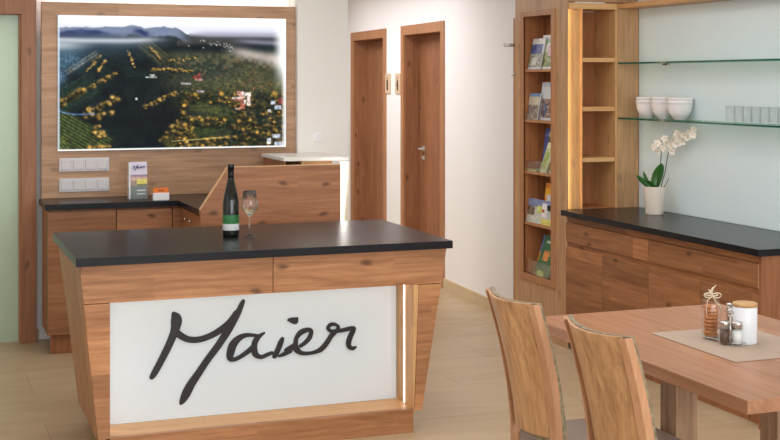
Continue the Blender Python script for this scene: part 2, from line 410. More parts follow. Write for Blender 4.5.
# tapered side wings (front stile reaches back the whole depth)
MB().prism([(.694, .710), (.808, .710), (.808, .10), (.757, .10)], 'y', YF, YF+.035).build('front_stile', 'bar_z', t, .0015)
MB().prism([(2.281, .710), (2.398, .710), (2.296, .104), (2.2575, .104)], 'y', YF, YF+.035).build('front_stile', 'bar_z', t, .0015)
MB().add([(.677, YF+.034, .884), (.697, YF+.034, .884), (.777, YF+.034, .104), (.757, YF+.034, .104), (.677, 6.62, .884), (.697, 6.62, .884), (.777, 6.42, .104), (.757, 6.42, .104)], [(0, 1, 2, 3), (7, 6, 5, 4), (0, 4, 5, 1), (1, 5, 6, 2), (2, 6, 7, 3), (3, 7, 4, 0)]).build('side_panel', 'bar_y', t, .001)
MB().prism([(2.425, .884), (2.405, .884), (2.277, .104), (2.297, .104)], 'y', YF+.036, 6.62).build('side_panel', 'bar_y', t, .001)
MB().prism([(2.252, .1135), (2.2555, .1135), (2.280, .712), (2.252, .712)], 'y', YF+.001, 5.925).build('reveal_panel', 'lightoak_z', t, .0005)
bx('front_panel', 'frost', t, .80, 2.25, 5.925, 5.94, .113, .884, .001, label='white satin glass panel')
bx('ledge', 'lightoak', t, .76, 2.262, YF+.004, 5.925, .095, .113, .001)
bx('plinth', 'bar_x', t, .79, 2.252, YF, 5.73, 0, .1135, .001)
m = MB(); m.box(.80, 2.24, 5.73, 6.38, 0, .09); m.build('base', 'bar_x', t, .001)
MB().prism([(.70, .884), (2.40, .884), (2.27, .104), (.78, .104)], 'y', 6.39, 6.41).build('back_panel', 'bar_x', t, .001)
bx('light_strip', 'ledw', t, 2.249, 2.2515, 5.818, 5.826, .118, .70, 0, label='lit white strip light')
bx('light_strip', 'ledw', t, .82, 2.24, 5.78, 5.792, .708, .712, 0)
bx('light_strip', 'ledw', t, .8095, .812, 5.815, 5.827, .118, .70, 0)  # unseen strip, added to light the panel from the left
# strip holder under the fascia
bx('top_reveal', 'lightoak', t, .80, 2.268, YF+.03, 5.925, .712, .73, 0)
# lettering traced as strokes (position in the photograph's own frame -> plane of the glass)
def onpanel(px, py, y=5.925):
    a = (px-CX)/FX; d = (math.sin(TH)+a*math.cos(TH), math.cos(TH)-a*math.sin(TH), -(py-CY)/FX); k = y/d[1]
    return d[0]*k, CH+d[2]*k
def zz(ox, oy, sc, pts): return [(ox+p[0]/sc, oy+p[1]/sc, p[2]/sc) for p in pts]
a1 = lambda p: zz(144, 294, 3.7875, p); a2 = lambda p: zz(210, 310, 7.3375, p); a3 = lambda p: zz(280, 310, 7.3375, p)
ST_M = [a1([(112, 74, 8), (121, 90, 19), (122, 106, 21), (118, 130, 17), (108, 160, 15), (88, 205, 14), (60, 260, 13), (38, 300, 12), (29, 314, 9)]),
        a1([(116, 138, 13), (140, 158, 13), (168, 171, 12), (205, 172, 11.5), (245, 160, 11.5)])+[(219, 330.6, 3.2), (229, 322.5, 3.2), (236, 313, 3)],
        [(243.2, 300.6, 1.6), (241.8, 303.5, 2.4), (237, 314.1, 3.2), (227.8, 330, 3.9), (218.5, 344.5, 3.6)]+a1([(240, 248, 13), (205, 300, 14), (178, 340, 16), (160, 374, 17), (148, 398, 13), (139, 413, 6)])]
ST_a = [a2([(360, 190, 12), (300, 182, 13), (250, 186, 17), (205, 210, 24), (168, 252, 30), (150, 305, 30), (145, 352, 22), (180, 360, 15), (230, 335, 16), (280, 300, 18), (315, 270, 20)]),
        a2([(398, 166, 6), (372, 182, 12), (345, 205, 20), (325, 245, 22), (322, 290, 24), (335, 326, 22), (375, 343, 15), (420, 325, 14), (452, 312, 12)])]
ST_i = [a2([(530, 208, 12), (518, 235, 20), (498, 285, 20), (478, 328, 20), (466, 343, 11)])]
ST_e = [a2([(503, 338, 7), (540, 322, 15), (587, 298, 16)])+a3([(45, 296, 18), (95, 268, 22)]),
        a3([(112, 250, 18), (118, 205, 16), (148, 165, 20), (190, 146, 18), (222, 145, 14), (226, 165, 16), (212, 205, 17), (180, 240, 15), (148, 262, 13)]),
        a3([(108, 250, 18), (118, 285, 24), (150, 312, 17), (200, 316, 13), (250, 308, 13), (300, 285, 19), (340, 240, 19), (372, 190, 18), (400, 160, 18)])]
ST_r = [a3([(415, 150, 14), (425, 122, 12), (400, 104, 13), (368, 106, 14), (350, 130, 14), (365, 150, 14), (395, 156, 14)]),
        a3([(410, 152, 16), (460, 146, 15), (510, 134, 16), (540, 130, 13), (534, 150, 18), (512, 195, 20), (500, 240, 20), (506, 268, 18), (530, 280, 14), (552, 270, 8)])]
DOT = [(280+x/7.3375, 310+y/7.3375) for x, y in ((50, 76), (60, 62), (84, 54), (132, 52), (131, 88), (118, 101), (98, 103), (80, 95))]
def lettermesh(strokes, conv, rs, y0, y1, dots=()):
    m = MB(); lv = [0]
    for st in strokes:
        P = []
        for i in range(len(st)-1):
            p0 = st[max(i-1, 0)]; p1 = st[i]; p2 = st[i+1]; p3 = st[min(i+2, len(st)-1)]
            for k in range(6):
                q = k/6; P.append(tuple(.5*((2*p1[j])+(-p0[j]+p2[j])*q+(2*p0[j]-5*p1[j]+4*p2[j]-p3[j])*q*q+(-p0[j]+3*p1[j]-3*p2[j]+p3[j])*q**3) for j in range(3)))
        P.append(st[-1]); Q = []
        for px, py, r in P:
            x, z = conv(px, py); Q.append((x, z, r*rs))
        for i, (x, z, r) in enumerate(Q):
            lv[0] += 1; off = lv[0]*6e-6
            m.prism([(x+r*math.cos(2*PI*k/14), z+r*math.sin(2*PI*k/14)) for k in range(14)], 'y', y0-off, y1)
            if i:
                X, Z, R = Q[i-1]; dx, dz = x-X, z-Z; l = math.hypot(dx, dz) or 1; nx, nz = -dz/l, dx/l
                m.prism([(X+nx*R, Z+nz*R), (x+nx*r, z+nz*r), (x-nx*r, z-nz*r), (X-nx*R, Z-nz*R)], 'y', y0-off-3e-6, y1)
    for dt in dots: m.prism([conv(*p) for p in dt], 'y', y0, y1)
    return m
fp = [c for c in t.children if c.name.startswith('front_panel')][0]
lettermesh(ST_M+ST_a+ST_i+ST_e+ST_r, onpanel, 5.9/FX, 5.917, 5.925, [DOT]).build('lettering', 'black', fp, 0, label='black handwritten Maier lettering')

# bottle and glass on the bar
ZB = .922
t = thing('wine_bottle', (1.47, 6.19, ZB), 'tall slim dark wine bottle with green and white label on the bar', 'bottle')
k = .96
MB().lathe([(.0, .004), (.036, 0), (.040, .006), (.0405, .02), (.0405, .165), (.038, .19), (.030, .225), (.021, .262), (.0155, .29), (.0145, .31), (.0145, .355), (.0, .356)], (1.47, 6.19, ZB), 40).build('body', 'bottle', t)
MB().lathe([(.0155, .285), (.0152, .31), (.0152, .338), (.0165, .339), (.0165, .352), (.0155, .36), (0, .361)], (1.47, 6.19, ZB), 32).build('capsule', 'capsule', t, label='black capsule')
MB().lathe([(.0409, .066), (.0411, .067), (.0411, .109), (.0409, .110)], (1.47, 6.19, ZB), 40).build('label', 'green', t, label='green upper label')
MB().lathe([(.0409, .034), (.0411, .035), (.0411, .065), (.0409, .066)], (1.47, 6.19, ZB), 40).build('label', 'silver', t, label='pale grey lower label')
gx, gy = 1.549, 6.125
t = thing('wine_glass', (gx, gy, ZB), 'stemmed wine glass standing on the bar beside the bottle', 'glass')
MB().lathe([(0, .0), (.034, 0), (.0345, .0015), (.02, .004), (.005, .012), (.0035, .03), (.0035, .095), (.006, .104), (.026, .125), (.040, .145), (.0415, .155), (.038, .185), (.031, .232), (.0302, .232), (.037, .185), (.0403, .155), (.039, .146), (.025, .127), (.004, .108), (0, .107)], (gx, gy, ZB), 40).build('bowl_and_stem', 'glass', t)
MB().lathe([(0, .1085), (.004, .109), (.0245, .1275), (.0385, .1465), (.0395, .15), (0, .15)], (gx, gy, ZB), 32).build('wine', 'wine', t)

# ------------------------------------------------------------------ back wall: panel, lit picture, switches
YP = 8.45
t = thing('wall_panel', (1.6, 8.5, 1.5), 'large oak wall panel behind the lit landscape picture, above the back counter', 'wall panel')
bx('board', 'panel', t, .762, 2.46, YP, 8.50, .935, 2.205, .002)
bx('batten', 'white', t, .85, 2.38, 8.50, 8.60, 1.0, 2.12, 0)
bx('light_strip', 'ledw', t, .8, 2.42, 8.515, 8.545, 2.185, 2.195, 0, label='strip light hidden behind the top edge')

rng = np.random.RandomState(5)
def landscape(nu, nv):
    ux = (np.arange(nu)+.5)/nu; vy = (np.arange(nv)+.5)/nv; U, V = np.meshgrid(ux, vy)
    X = 57+U*227; Y = 15+V*134.5; asp = 1.68
    def vn(sx, sy, seed):                                # smooth value noise
        r = np.random.RandomState(seed); g = r.rand(int(sy)+3, int(sx)+3)
        x = U*sx; y = V*sy; xi = x.astype(int); yi = y.astype(int); fx = x-xi; fy = y-yi
        fx = fx*fx*(3-2*fx); fy = fy*fy*(3-2*fy)
        return (g[yi, xi]*(1-fx)+g[yi, xi+1]*fx)*(1-fy)+(g[yi+1, xi]*(1-fx)+g[yi+1, xi+1]*fx)*fy
    def sm(e0, e1, x): q = np.clip((x-e0)/(e1-e0), 0, 1); return q*q*(3-2*q)
    img = np.zeros((nv, nu, 3)); 
    def put(mask, col):
        nonlocal img
        mask = np.clip(mask, 0, 1)[..., None]; img = img*(1-mask)+np.array(col, float)*mask
    n1 = vn(60, 40, 1); n2 = vn(20, 14, 2); n3 = vn(7, 5, 3); n4 = vn(140, 90, 4)
    img[:] = (10, 20, 25)
    put(sm(.35, .7, n2)*.6, (24, 40, 38))
    put(sm(150, 200, X)*sm(60, 85, Y)*.7, (56, 62, 40))                # olive fields on the right
    put(sm(140, 175, X)*sm(46, 54, Y)*sm(96, 84, Y)*.6, (84, 84, 56)); put(sm(160, 200, X)*sm(50, 56, Y)*sm(74, 62, Y)*sm(.4, .7, n1)*.6, (128, 118, 86))
    put(sm(200, 230, X)*sm(115, 100, Y)*sm(75, 90, Y)*.5, (86, 82, 50))
    # vine rows
    def rows(cx, cy, rx, ry, ang, fr, col, am):
        ca, sa = math.cos(ang), math.sin(ang); dx = X-cx; dy = Y-cy
        p = dx*ca+dy*sa; q = -dx*sa+dy*ca
        mk = sm(1, .75, np.maximum(np.abs(p)/rx, np.abs(q)/ry)); put(mk*(.35+.65*(np.sin(q*fr)*.5+.5))*am, col)
    rows(78, 134, 34, 16, .55, 2.1, (96, 106, 44), .8); rows(74, 92, 26, 13, -.5, 2.3, (36, 58, 44), .8)
    rows(172, 138, 16, 12, -.75, 2.4, (150, 140, 44), .95); rows(205, 126, 30, 9, -.2, 2.2, (60, 74, 30), .8)
    rows(150, 112, 14, 20, -.3, 2., (30, 44, 30), .6); rows(80, 62, 20, 3.2, -.6, 2, (150, 132, 110), .8)
    rows(185, 100, 22, 8, -.1, 2, (72, 82, 40), .7); rows(148, 50, 18, 8, .7, 1.8, (110, 100, 66), .6); rows(205, 108, 22, 6, .15, .2, (84, 88, 44), .8)
    rows(228, 76, 40, 10, .1, 1.6, (92, 86, 62), .6); rows(190, 146, 32, 3, -.12, .2, (190, 180, 90), .5); rows(62, 148, 12, 8, .9, 2.3, (140, 150, 60), .7)
    put(np.exp(-((X-160)/20)**2-((Y-118)/34)**2)*.8, (8, 14, 20)); put(np.exp(-((X-130)/22)**2-((Y-125)/22)**2)*.7, (9, 15, 20))
    put(np.exp(-((X-200)/30)**2-((Y-70+.0*X)/9)**2)*.55, (22, 40, 44))
    # trees
    def blob(x, y, r, col, am=1.0): 
        d = ((X-x)/r)**2+((Y-y)/(r*.85))**2; put(np.exp(-d*1.2)*am*1.15, col)
    def shade(x, y, r): blob(x-r*.8, y+r*.8, r, (10, 16, 14), .8)
    def line(x0, y0, x1, y1, n, r, j):
        for i in range(n):
            q = i/(n-1); x = x0+(x1-x0)*q+rng.randn()*j; y = y0+(y1-y0)*q+rng.randn()*j*.6
            rr = r*(.75+.6*rng.rand()); shade(x, y, rr); k_ = rng.rand()
            blob(x, y, rr, (134+96*k_, 102+80*k_, 44+50*k_))
    line(58, 104, 82, 88, 18, 2.4, 1.2); line(80, 90, 113, 73, 20, 1.7, .8); line(82, 113, 112, 98, 20, 2.3, 2.4); line(93, 62, 84, 70, 6, 1.4, .5); line(102, 60, 96, 70, 7, 1.3, .5); line(90, 60, 98, 55, 6, 1.2, .4)
    line(94, 118, 108, 112, 7, 2.2, 2); line(92, 126, 103, 136, 8, 2.2, 2); line(88, 147, 106, 146, 9, 2.6, 1.5); line(140, 106, 172, 92, 22, 1.7, 1.5); line(148, 68, 186, 70, 26, 1.4, 1.2)
    line(124, 50, 130, 66, 9, 1.2, .6); line(146, 46, 156, 58, 9, 1.1, .5); line(164, 60, 190, 56, 12, 1.1, 1); line(158, 140, 172, 122, 14, 2.2, 2)
    for i in range(760):
        x = 172+110*rng.rand(); y = 92+57*rng.rand()**.8
        if (x-204)**2/700+(y-110)**2/60 < 1 or (x-208)**2/500+(y-132)**2/40 < 1: continue
        if 150 < x < 176 and y < 118: continue
        k_ = rng.rand(); rr = 1.2+1.5*rng.rand(); shade(x, y, rr)
        blob(x, y, rr, (54+150*k_+20*k_*k_, 46+104*k_+20*k_*k_, 22+50*k_) if rng.rand() < .75 else (34, 44, 26))
    for i in range(80):
        x = 168+112*rng.rand(); y = 58+34*rng.rand(); blob(x, y, 1.1, (96+60*rng.rand(), 84+30*rng.rand(), 50), .7)
    for i in range(60):
        x = 215+66*rng.rand(); y = 92+55*rng.rand(); blob(x, y, 2.6, (14, 30, 34), .5)
    # villages, castle, houses
    def rect(x0, y0, x1, y1, col): put(sm(x0-.6, x0+.5, X)*sm(x1+.6, x1-.5, X)*sm(y0-.6, y0+.5, Y)*sm(y1+.6, y1-.5, Y)*.9, col)
    for (x0, y0, x1, y1, c) in ((141, 76, 152, 77, (220, 214, 206)), (145, 73.5, 150, 75.5, (196, 190, 186)), (188, 75, 196, 78, (150, 60, 56)), (190, 78, 198, 80, (190, 150, 140)), (193, 72, 195.5, 75, (146, 70, 60)),
                                (233, 91, 240, 95, (206, 150, 136)), (228, 97, 239, 99, (232, 214, 206)), (238, 92, 247, 96, (232, 222, 214)), (230, 99, 240, 101, (184, 104, 88)), (235, 95, 241, 98, (214, 178, 160)), (243, 96, 247, 106, (228, 206, 196)),
                                (236, 102, 241, 109, (190, 110, 92)), (240, 100, 242, 104, (240, 236, 232)), (231, 108, 236, 110, (210, 160, 146)), (176, 82, 186, 84, (176, 168, 176)), (131, 97, 133, 99.5, (228, 226, 220)), (192, 90, 199, 92, (176, 160, 170)),
                                (268, 101, 273, 105, (214, 216, 232)), (272, 106, 279, 110, (196, 204, 224)), (265, 110, 268, 113, (230, 232, 240)), (276, 98, 281, 104, (150, 60, 66)), (270, 136, 278, 140, (206, 214, 232)), (264, 140, 268, 146, (226, 230, 238)), (272, 144, 281, 148, (190, 196, 214))): rect(x0, y0, x1, y1, c)
    for i in range(10):
        x = 172+60*rng.rand(); y = 40+8*rng.rand()+(x-200)*.12; blob(x, y, .9, (206, 196, 190) if rng.rand() < .5 else (90, 84, 80), .9)
    yl = 122-((X-58)/26-1)**2*0+3*np.sin((X-58)/9.); put(sm(1.2, .4, np.abs(Y-(110+ (X-58)*.13+1.5*np.sin((X-58)/8))))*(X < 92)*.7, (96, 130, 190))
    put(sm(1, .4, np.abs(Y-(141-(X-178)*.06)))*((X > 166) & (X < 222))*.6, (216, 200, 120))
    # haze and mountains
    put(np.exp(-((X-64)/20)**2-((Y-58)/12)**2)*.75, (90, 132, 160)); put(np.exp(-((X-59)/6)**2-((Y-76)/9)**2)*.6, (120, 160, 200))
    put(sm(64, 46, Y)*sm(170, 100, X)*.5, (62, 88, 108)); put(sm(50, 41, Y)*sm(190, 120, X)*.45, (120, 134, 146))
    put(sm(46, 39, Y)*sm(160, 190, X)*.5, (92, 92, 92))
    put(np.exp(-((Y-39.5-2.4*n3+.02*(X-57))/2.6)**2)*sm(176, 130, X)*.9, (196, 200, 210)); put(np.exp(-((Y-45)/5)**2)*sm(98, 58, X)*.8, (196, 206, 214))
    put(np.exp(-((Y-(50+(X-235)*.22))/(4.5+.03*np.clip(X-200, 0, 99)))**2)*sm(212, 245, X)*(.7+.3*n2), (206, 192, 186))
    hill = 35.5+((X-204)/17)**2*.9; put(sm(hill-.5, hill+1, Y)*sm(hill+8, hill+4, Y)*((X > 172) & (X < 232))*.85, (62, 62, 62))
    for i in range(26):
        x = 195+34*rng.rand(); y = 39+5*rng.rand()+(x-210)*.16; blob(x, y, .8, (196, 186, 178), .8)
    ridge = 27.2-3.6*np.exp(-((X-129)/8)**2)-1.6*np.exp(-((X-105)/12)**2)-1.8*np.exp(-((X-160)/10)**2)-.8*np.exp(-((X-75)/8)**2)+3*(n1-.5)*.5+sm(170, 186, X)*6
    put(sm(ridge-.4, ridge+.8, Y)*sm(ridge+11, ridge+7, Y)*sm(190, 170, X), (122, 134, 160)); put(sm(ridge+1, ridge+3.5, Y)*sm(ridge+10, ridge+6, Y)*sm(184, 168, X)*sm(.3, .7, n2), (48, 62, 104))
    put(sm(31, 33, Y)*sm(38, 35, Y)*sm(140, 70, X)*.8, (56, 70, 100))
    sky = sm(ridge+.8, ridge-.8, Y)*(X < 184)+sm(36, 30, Y)*(X >= 184); put(sky, (232, 234, 246))
    put(np.exp(-((Y-32)/3.2)**2)*sm(180, 205, X)*.8, (170, 168, 190)); put(np.exp(-((Y-38.5-.05*(X-230))/2.6)**2)*sm(222, 250, X)*.8, (138, 136, 156))
    put(sm(26, 19, Y), (252, 253, 255))
    img = img*(1+(.6*n4[..., None]-.3)*sm(46, 62, Y-.3*np.clip(X-190, 0, 99))[..., None])
    put(sm(26, 18, Y), (254, 254, 255))
    # rim glow of the light box, painted in as a fade to white
    put(sm(268, 281, X)*sm(100, 55, Y), (255, 255, 255)); put(sm(278, 283, X)*.9, (255, 255, 255)); put(sm(59.5, 58, X)*.8, (225, 240, 255)); put(sm(147.3, 148.6, Y), (255, 255, 252))
    return lin(np.clip(img, 0, 255))
t = thing('backlit_picture', (1.625, YP, 1.245), 'large lit aerial photograph of vineyards and autumn trees on the oak wall panel', 'picture')
bx('light_box', 'plastic', t, .866, 2.384, 8.43, YP, 1.243, 2.118, 0)
sheet('print', landscape, 320, 190, (.862, 8.4285, 2.12), (1.526, 0, 0), (0, 0, -.879), .001, t, 'photo', normal=Vector((0, -1, 0)))

def switches(x0, z0, name_label):
    t = thing('light_switch_panel', (x0+.16, YP, z0), name_label, 'light switch', 'four-gang switch panels under the lit picture')
    bx('plate', 'plastic', t, x0, x0+.319, 8.438, YP, z0, z0+.088, .002)
    for k in range(4):
        bx('rocker', 'plastic', t, x0+.0115+k*.0777, x0+.0765+k*.0777, 8.432, 8.438, z0+.012, z0+.076, .003)
switches(.872, 1.106, 'upper row of four silver switches below the lit picture')
switches(.872, .974, 'lower row of four silver switches just above the back counter')

# ------------------------------------------------------------------ back counter (L shaped)
ZC = .935
MB().prism([(.745, 8.03), (1.565, 8.03), (1.575, 7.345), (2.2, 7.345), (2.2, 8.449), (.745, 8.449)], 'z', ZC-.036, ZC).build('worktop', 'stone', None, .002,
    label='black L-shaped worktop of the back counter under the switches', cat='worktop')
def simple_cab(x0, x1, lab, handle=None):
    t = thing('base_cabinet', ((x0+x1)/2, 8.25, 0), lab, 'cabinet', 'cabinets of the back counter')
    bx('body', 'cab_x', t, x0+.001, x1-.001, 8.085, 8.44, .12, ZC-.037, .001)
    bx('door', 'cabx', t, x0+.0015, x1-.0025, 8.065, 8.085, .125, ZC-.05, .0015)
    bx('plinth', 'cab_x', t, x0+.02, x1-.001, 8.11, 8.14, 0, .12, .001)
M['cabx'] = wood('back_cabinet_oak', S(172, 120, 84), S(124, 80, 50), 'x', .12, .9, .14)
simple_cab(.765, 1.183, 'oak base cabinet at the left end of the back counter')
simple_cab(1.184, 1.535, 'oak base cabinet in the middle of the back counter')
simple_cab(1.536, 1.60, 'narrow oak corner cabinet where the back counter turns')
t = thing('side_cabinet', (1.85, 7.7, 0), 'oak cabinet under the short leg of the back counter, behind the bar', 'cabinet')
bx('body', 'cab_x', t, 1.61, 2.19, 7.35, 8.08, .1, ZC-.037, .001)
bx('door', 'cab', t, 1.592, 1.61, 7.37, 8.06, .12, ZC-.05, .0015)
MB().tube([(1.592, 7.9, .83), (1.575, 7.9, .83)], .008).build('knob', 'chrome', t, label='small bright knob')
MB().tube([(1.592, 7.75, .83), (1.575, 7.75, .83)], .008).build('knob', 'chrome', t, label='small bright knob')
bx('plinth', 'cab_x', t, 1.63, 2.19, 7.36, 8.08, 0, .1, .001)
# reception desk screen
t = thing('reception_desk', (2.0, 7.32, 0), 'wide oak desk screen with one sloping end behind the bar', 'desk')
MB().prism([(1.553, 0), (1.553, .944), (1.716, 1.188), (2.413, 1.188), (2.413, 0)], 'y', 7.30, 7.335).build('front_board', 'desk', t, .001)
m = MB()
m.prism([(1.5505, .945), (1.7145, 1.1905), (1.7165, 1.188), (1.5535, .943)], 'y', 7.30, 7.336); m.box(1.714, 2.413, 7.30, 7.336, 1.188, 1.191)
m.build('edge_band', 'edge', t, 0, label='pale edge band')
# raised counter
t = thing('raised_counter', (2.4, 8.1, 0), 'raised counter with a white top and an open oak compartment behind the desk screen', 'counter')
MB().prism([(2.212, 7.86), (2.638, 7.82), (2.638, 8.395), (2.205, 8.395)], 'z', 1.178, 1.20).build('counter_top', 'cream', t, .002, label='white top')
bx('side_panel', 'cab_x', t, 2.216, 2.232, 7.88, 8.38, 0, 1.178, .001)
bx('divider', 'edge', t, 2.335, 2.350, 7.88, 8.36, .94, 1.178, .001)
bx('back_panel', 'niche', t, 2.233, 2.334, 8.36, 8.38, .94, 1.178, .001)
bx('front_panel', 'lightoak', t, 2.351, 2.56, 7.93, 7.95, .4, 1.178, .001)
bx('shelf', 'niche', t, 2.233, 2.334, 7.90, 8.36, 1.04, 1.055, .001)
t = thing('end_panel', (2.6, 7.7, 0), 'tall white panel with a glowing edge at the right end of the desk screen', 'panel')
MB().prism([(2.566, 0), (2.566, .80), (2.585, 1.177), (2.602, 1.177), (2.602, 0)], 'y', 7.70, 7.73).build('board', 'creamglow', t, .001)
MB().prism([(2.54, .6), (2.54, 1.177), (2.590, 1.177), (2.582, 1.06), (2.556, .80), (2.545, .6)], 'y', 7.695, 7.70).build('light_strip', 'ledw', t, 0, label='bright white light strip')
# thermostat switch on the column
t = thing('wall_switch', (2.61, 8.4, 1.31), 'small white switch on the cream column beside the picture', 'light switch')
bx('plate', 'white', t, 2.575, 2.64, 8.39, 8.40, 1.275, 1.34, .003); bx('rocker', 'paper', t, 2.59, 2.625, 8.386, 8.39, 1.29, 1.325, .002)

# leaflet stand and card box on the back counter
def cover(kind, seed=0):
    def fn(nu, nv):
        r = np.random.RandomState(seed+11); U, V = np.meshgrid((np.arange(nu)+.5)/nu, (np.arange(nv)+.5)/nv)
        img = np.zeros((nv, nu, 3)); img[:] = kind['bg']
        for (u0, v0, u1, v1, c, nzz) in kind['r']:
            mk = (U > u0) & (U < u1) & (V > v0) & (V < v1)
            n = (r.rand(nv, nu, 1)-.5)*nzz*200
            img = np.where(mk[..., None], np.clip(np.array(c, float)+n, 0, 255), img)
        return lin(img)
    return fn
def brochure(px0, px1, ptop, pbot, y, x, lean, kind, lab, seed, grp, w_=None):
    """a leaflet standing in the niche, its cover towards the room (-x)"""
    pass
lf = dict(bg=(206, 202, 216), r=[(0, 0, 1, .35, (206, 198, 214), .03), (0, .34, 1, .42, (150, 120, 140), .15), (0, .42, 1, .5, (196, 160, 140), .12), (.35, .48, 1, .62, (214, 200, 84), .25), (0, .5, .35, .66, (150, 126, 110), .15), (.35, .6, 1, .7, (106, 110, 70), .2), (0, .66, 1, 1, (100, 108, 104), .08), (.4, .74, .9, .77, (190, 196, 196), .1), (.4, .84, .85, .87, (180, 186, 186), .1)])
t = thing('leaflet_holder', (1.335, 8.2, ZC), 'clear acrylic holder with tall leaflets on the back counter', 'leaflet holder')
m = MB(); m.box(1.272, 1.395, 8.13, 8.134, ZC, ZC+.05); m.box(1.268, 1.399, 8.21, 8.214, ZC, ZC+.2); m.box(1.268, 1.399, 8.13, 8.214, ZC, ZC+.004)
m.box(1.268, 1.272, 8.13, 8.214, ZC, ZC+.08); m.box(1.395, 1.399, 8.13, 8.214, ZC, ZC+.08); m.build('holder', 'acrylic', t, 0)
t = thing('leaflet', (1.33, 8.16, ZC+.006), 'tall leaflets with a handwritten title and a yellow field, in the acrylic holder', 'leaflet')
sheet('cover', cover(lf, 1), 16, 32, (1.285, 8.168, ZC+.242), (.106, 0, 0), (0, -.028, -.236), .004, t, normal=Vector((0, -.993, .118)))
bx('page_stack', 'paper', t, 1.274, 1.284, 8.150, 8.20, ZC+.006, ZC+.238, .001)
lettermesh(ST_M+ST_a+ST_i+ST_e+ST_r, lambda px, py: (1.298+(px-150)*.00038, ZC+.225-(py-300)*.00038), .00055, 8.1575, 8.160, [DOT]).build('lettering', plain('blue_ink', S(60, 60, 110), .5), t, 0, label='small handwritten title')
t = thing('card_box', (1.47, 8.13, ZC), 'small orange and white card box beside the leaflet holder', 'card box')
bx('tray', 'paper', t, 1.418, 1.52, 8.09, 8.13, ZC, ZC+.046, .001); bx('card_stack', 'orange', t, 1.421, 1.517, 8.10, 8.128, ZC+.002, ZC+.076, .001, label='orange cards')
bx('print', plain('brown_ink', S(150, 84, 40), .6), t, 1.452, 1.486, 8.0985, 8.0998, ZC+.055, ZC+.064, 0)

# WC signs by the doors
def sign(s, man, lab):
    o = W(Vector((-.006, s, 1.665))); t = thing('restroom_sign', o, lab, 'sign', 'signs between the doors')
    MB().box(-.012, -.0005, s-.075, s+.075, 1.575, 1.76).build('plate', 'signwood', t, .001, tf=W)
    f = MB(); f.tube([(-.013, s, 1.72), (-.0135, s, 1.721)], .014, 12)
    if man: f.box(-.015, -.012, s-.018, s+.018, 1.66, 1.70); f.box(-.015, -.012, s-.016, s-.003, 1.605, 1.66); f.box(-.015, -.012, s+.003, s+.016, 1.605, 1.66)
    else: f.prism([(s-.010, 1.70), (s+.010, 1.70), (s+.026, 1.64), (s-.026, 1.64)], 'x', -.015, -.012); f.box(-.015, -.012, s-.013, s-.003, 1.605, 1.64); f.box(-.015, -.012, s+.003, s+.013, 1.605, 1.64)
    f.build('pictogram', 'black', t, 0, tf=W, label='dark figure')
sign(11.115, True, 'beige restroom sign beside the far narrow door')
sign(10.80, False, 'beige restroom sign beside the near door with the handle')

# ------------------------------------------------------------------ brochure cabinet
XF = 3.862
t = thing('brochure_cabinet', (4.1, 7.5, 0), 'tall oak cabinet with a framed brochure niche at the corner', 'cabinet')
NY0, NY1, NZ0, NZ1 = 7.335, 7.738, .40, 2.125
m = MB(); m.box(XF, 3.870, 7.13, NY0, 0, 2.45); m.box(XF, 3.870, NY1, 7.872, 0, 2.45); m.box(XF, 3.870, NY0, NY1, 0, NZ0); m.box(XF, 3.870, NY0, NY1, NZ1, 2.45)
m.build('front_panel', 'bro', t, 0)
bx('top_panel', 'bro', t, 3.87, 4.4, 7.19, 7.872, 2.43, 2.45, 0)
bx('side_panel', 'bro', t, 3.87, 4.4, 7.17, 7.188, 2.2, 2.45, 0)
bx('end_door', 'brof', t, 3.875, 4.38, 7.874, 7.93, 0, 2.128, .001)
m = MB(); m.tube([(3.875, 7.905, 1.94), (3.79, 7.905, 1.94)], .011); m.build('peg', 'metal', t, label='steel peg')
m = MB(); m.tube([(3.875, 7.905, 1.74), (3.855, 7.905, 1.74)], .012); m.build('peg', 'metal', t)
m = MB(); m.box(3.852, 3.872, NY0-.05, NY0, NZ0-.045, NZ1+.035); m.box(3.852, 3.872, NY1, NY1+.04, NZ0-.045, NZ1+.035); m.box(3.852, 3.872, NY0, NY1, NZ0-.045, NZ0); m.box(3.852, 3.872, NY0, NY1, NZ1, NZ1+.035)
m.build('niche_frame', 'brof', t, .0015)
m = MB(); m.box(3.872, 4.03, NY0-.012, NY0, NZ0, NZ1); m.box(3.872, 4.03, NY1, NY1+.012, NZ0, NZ1); m.box(4.03, 4.04, NY0-.012, NY1+.012, NZ0, NZ1); m.box(3.872, 4.03, NY0, NY1, NZ1, NZ1+.012); m.box(3.872, 4.03, NY0, NY1, NZ0-.012, NZ0)
m.build('niche_lining', 'niche', t, 0)
SZ = [1.772, 1.434, 1.088, .744]
for z in SZ: bx('shelf', 'brof', t, 3.866, 4.03, NY0+.001, NY1-.001, z-.018, z, .001)
bx('acrylic_lip', 'acrylic', t, 3.872, 3.875, NY0+.002, NY1-.002, SZ[2]+.0005, SZ[2]+.07, 0)
bx('acrylic_lip', 'acrylic', t, 3.872, 3.875, NY0+.002, NY1-.002, NZ0+.0005, NZ0+.09, 0)

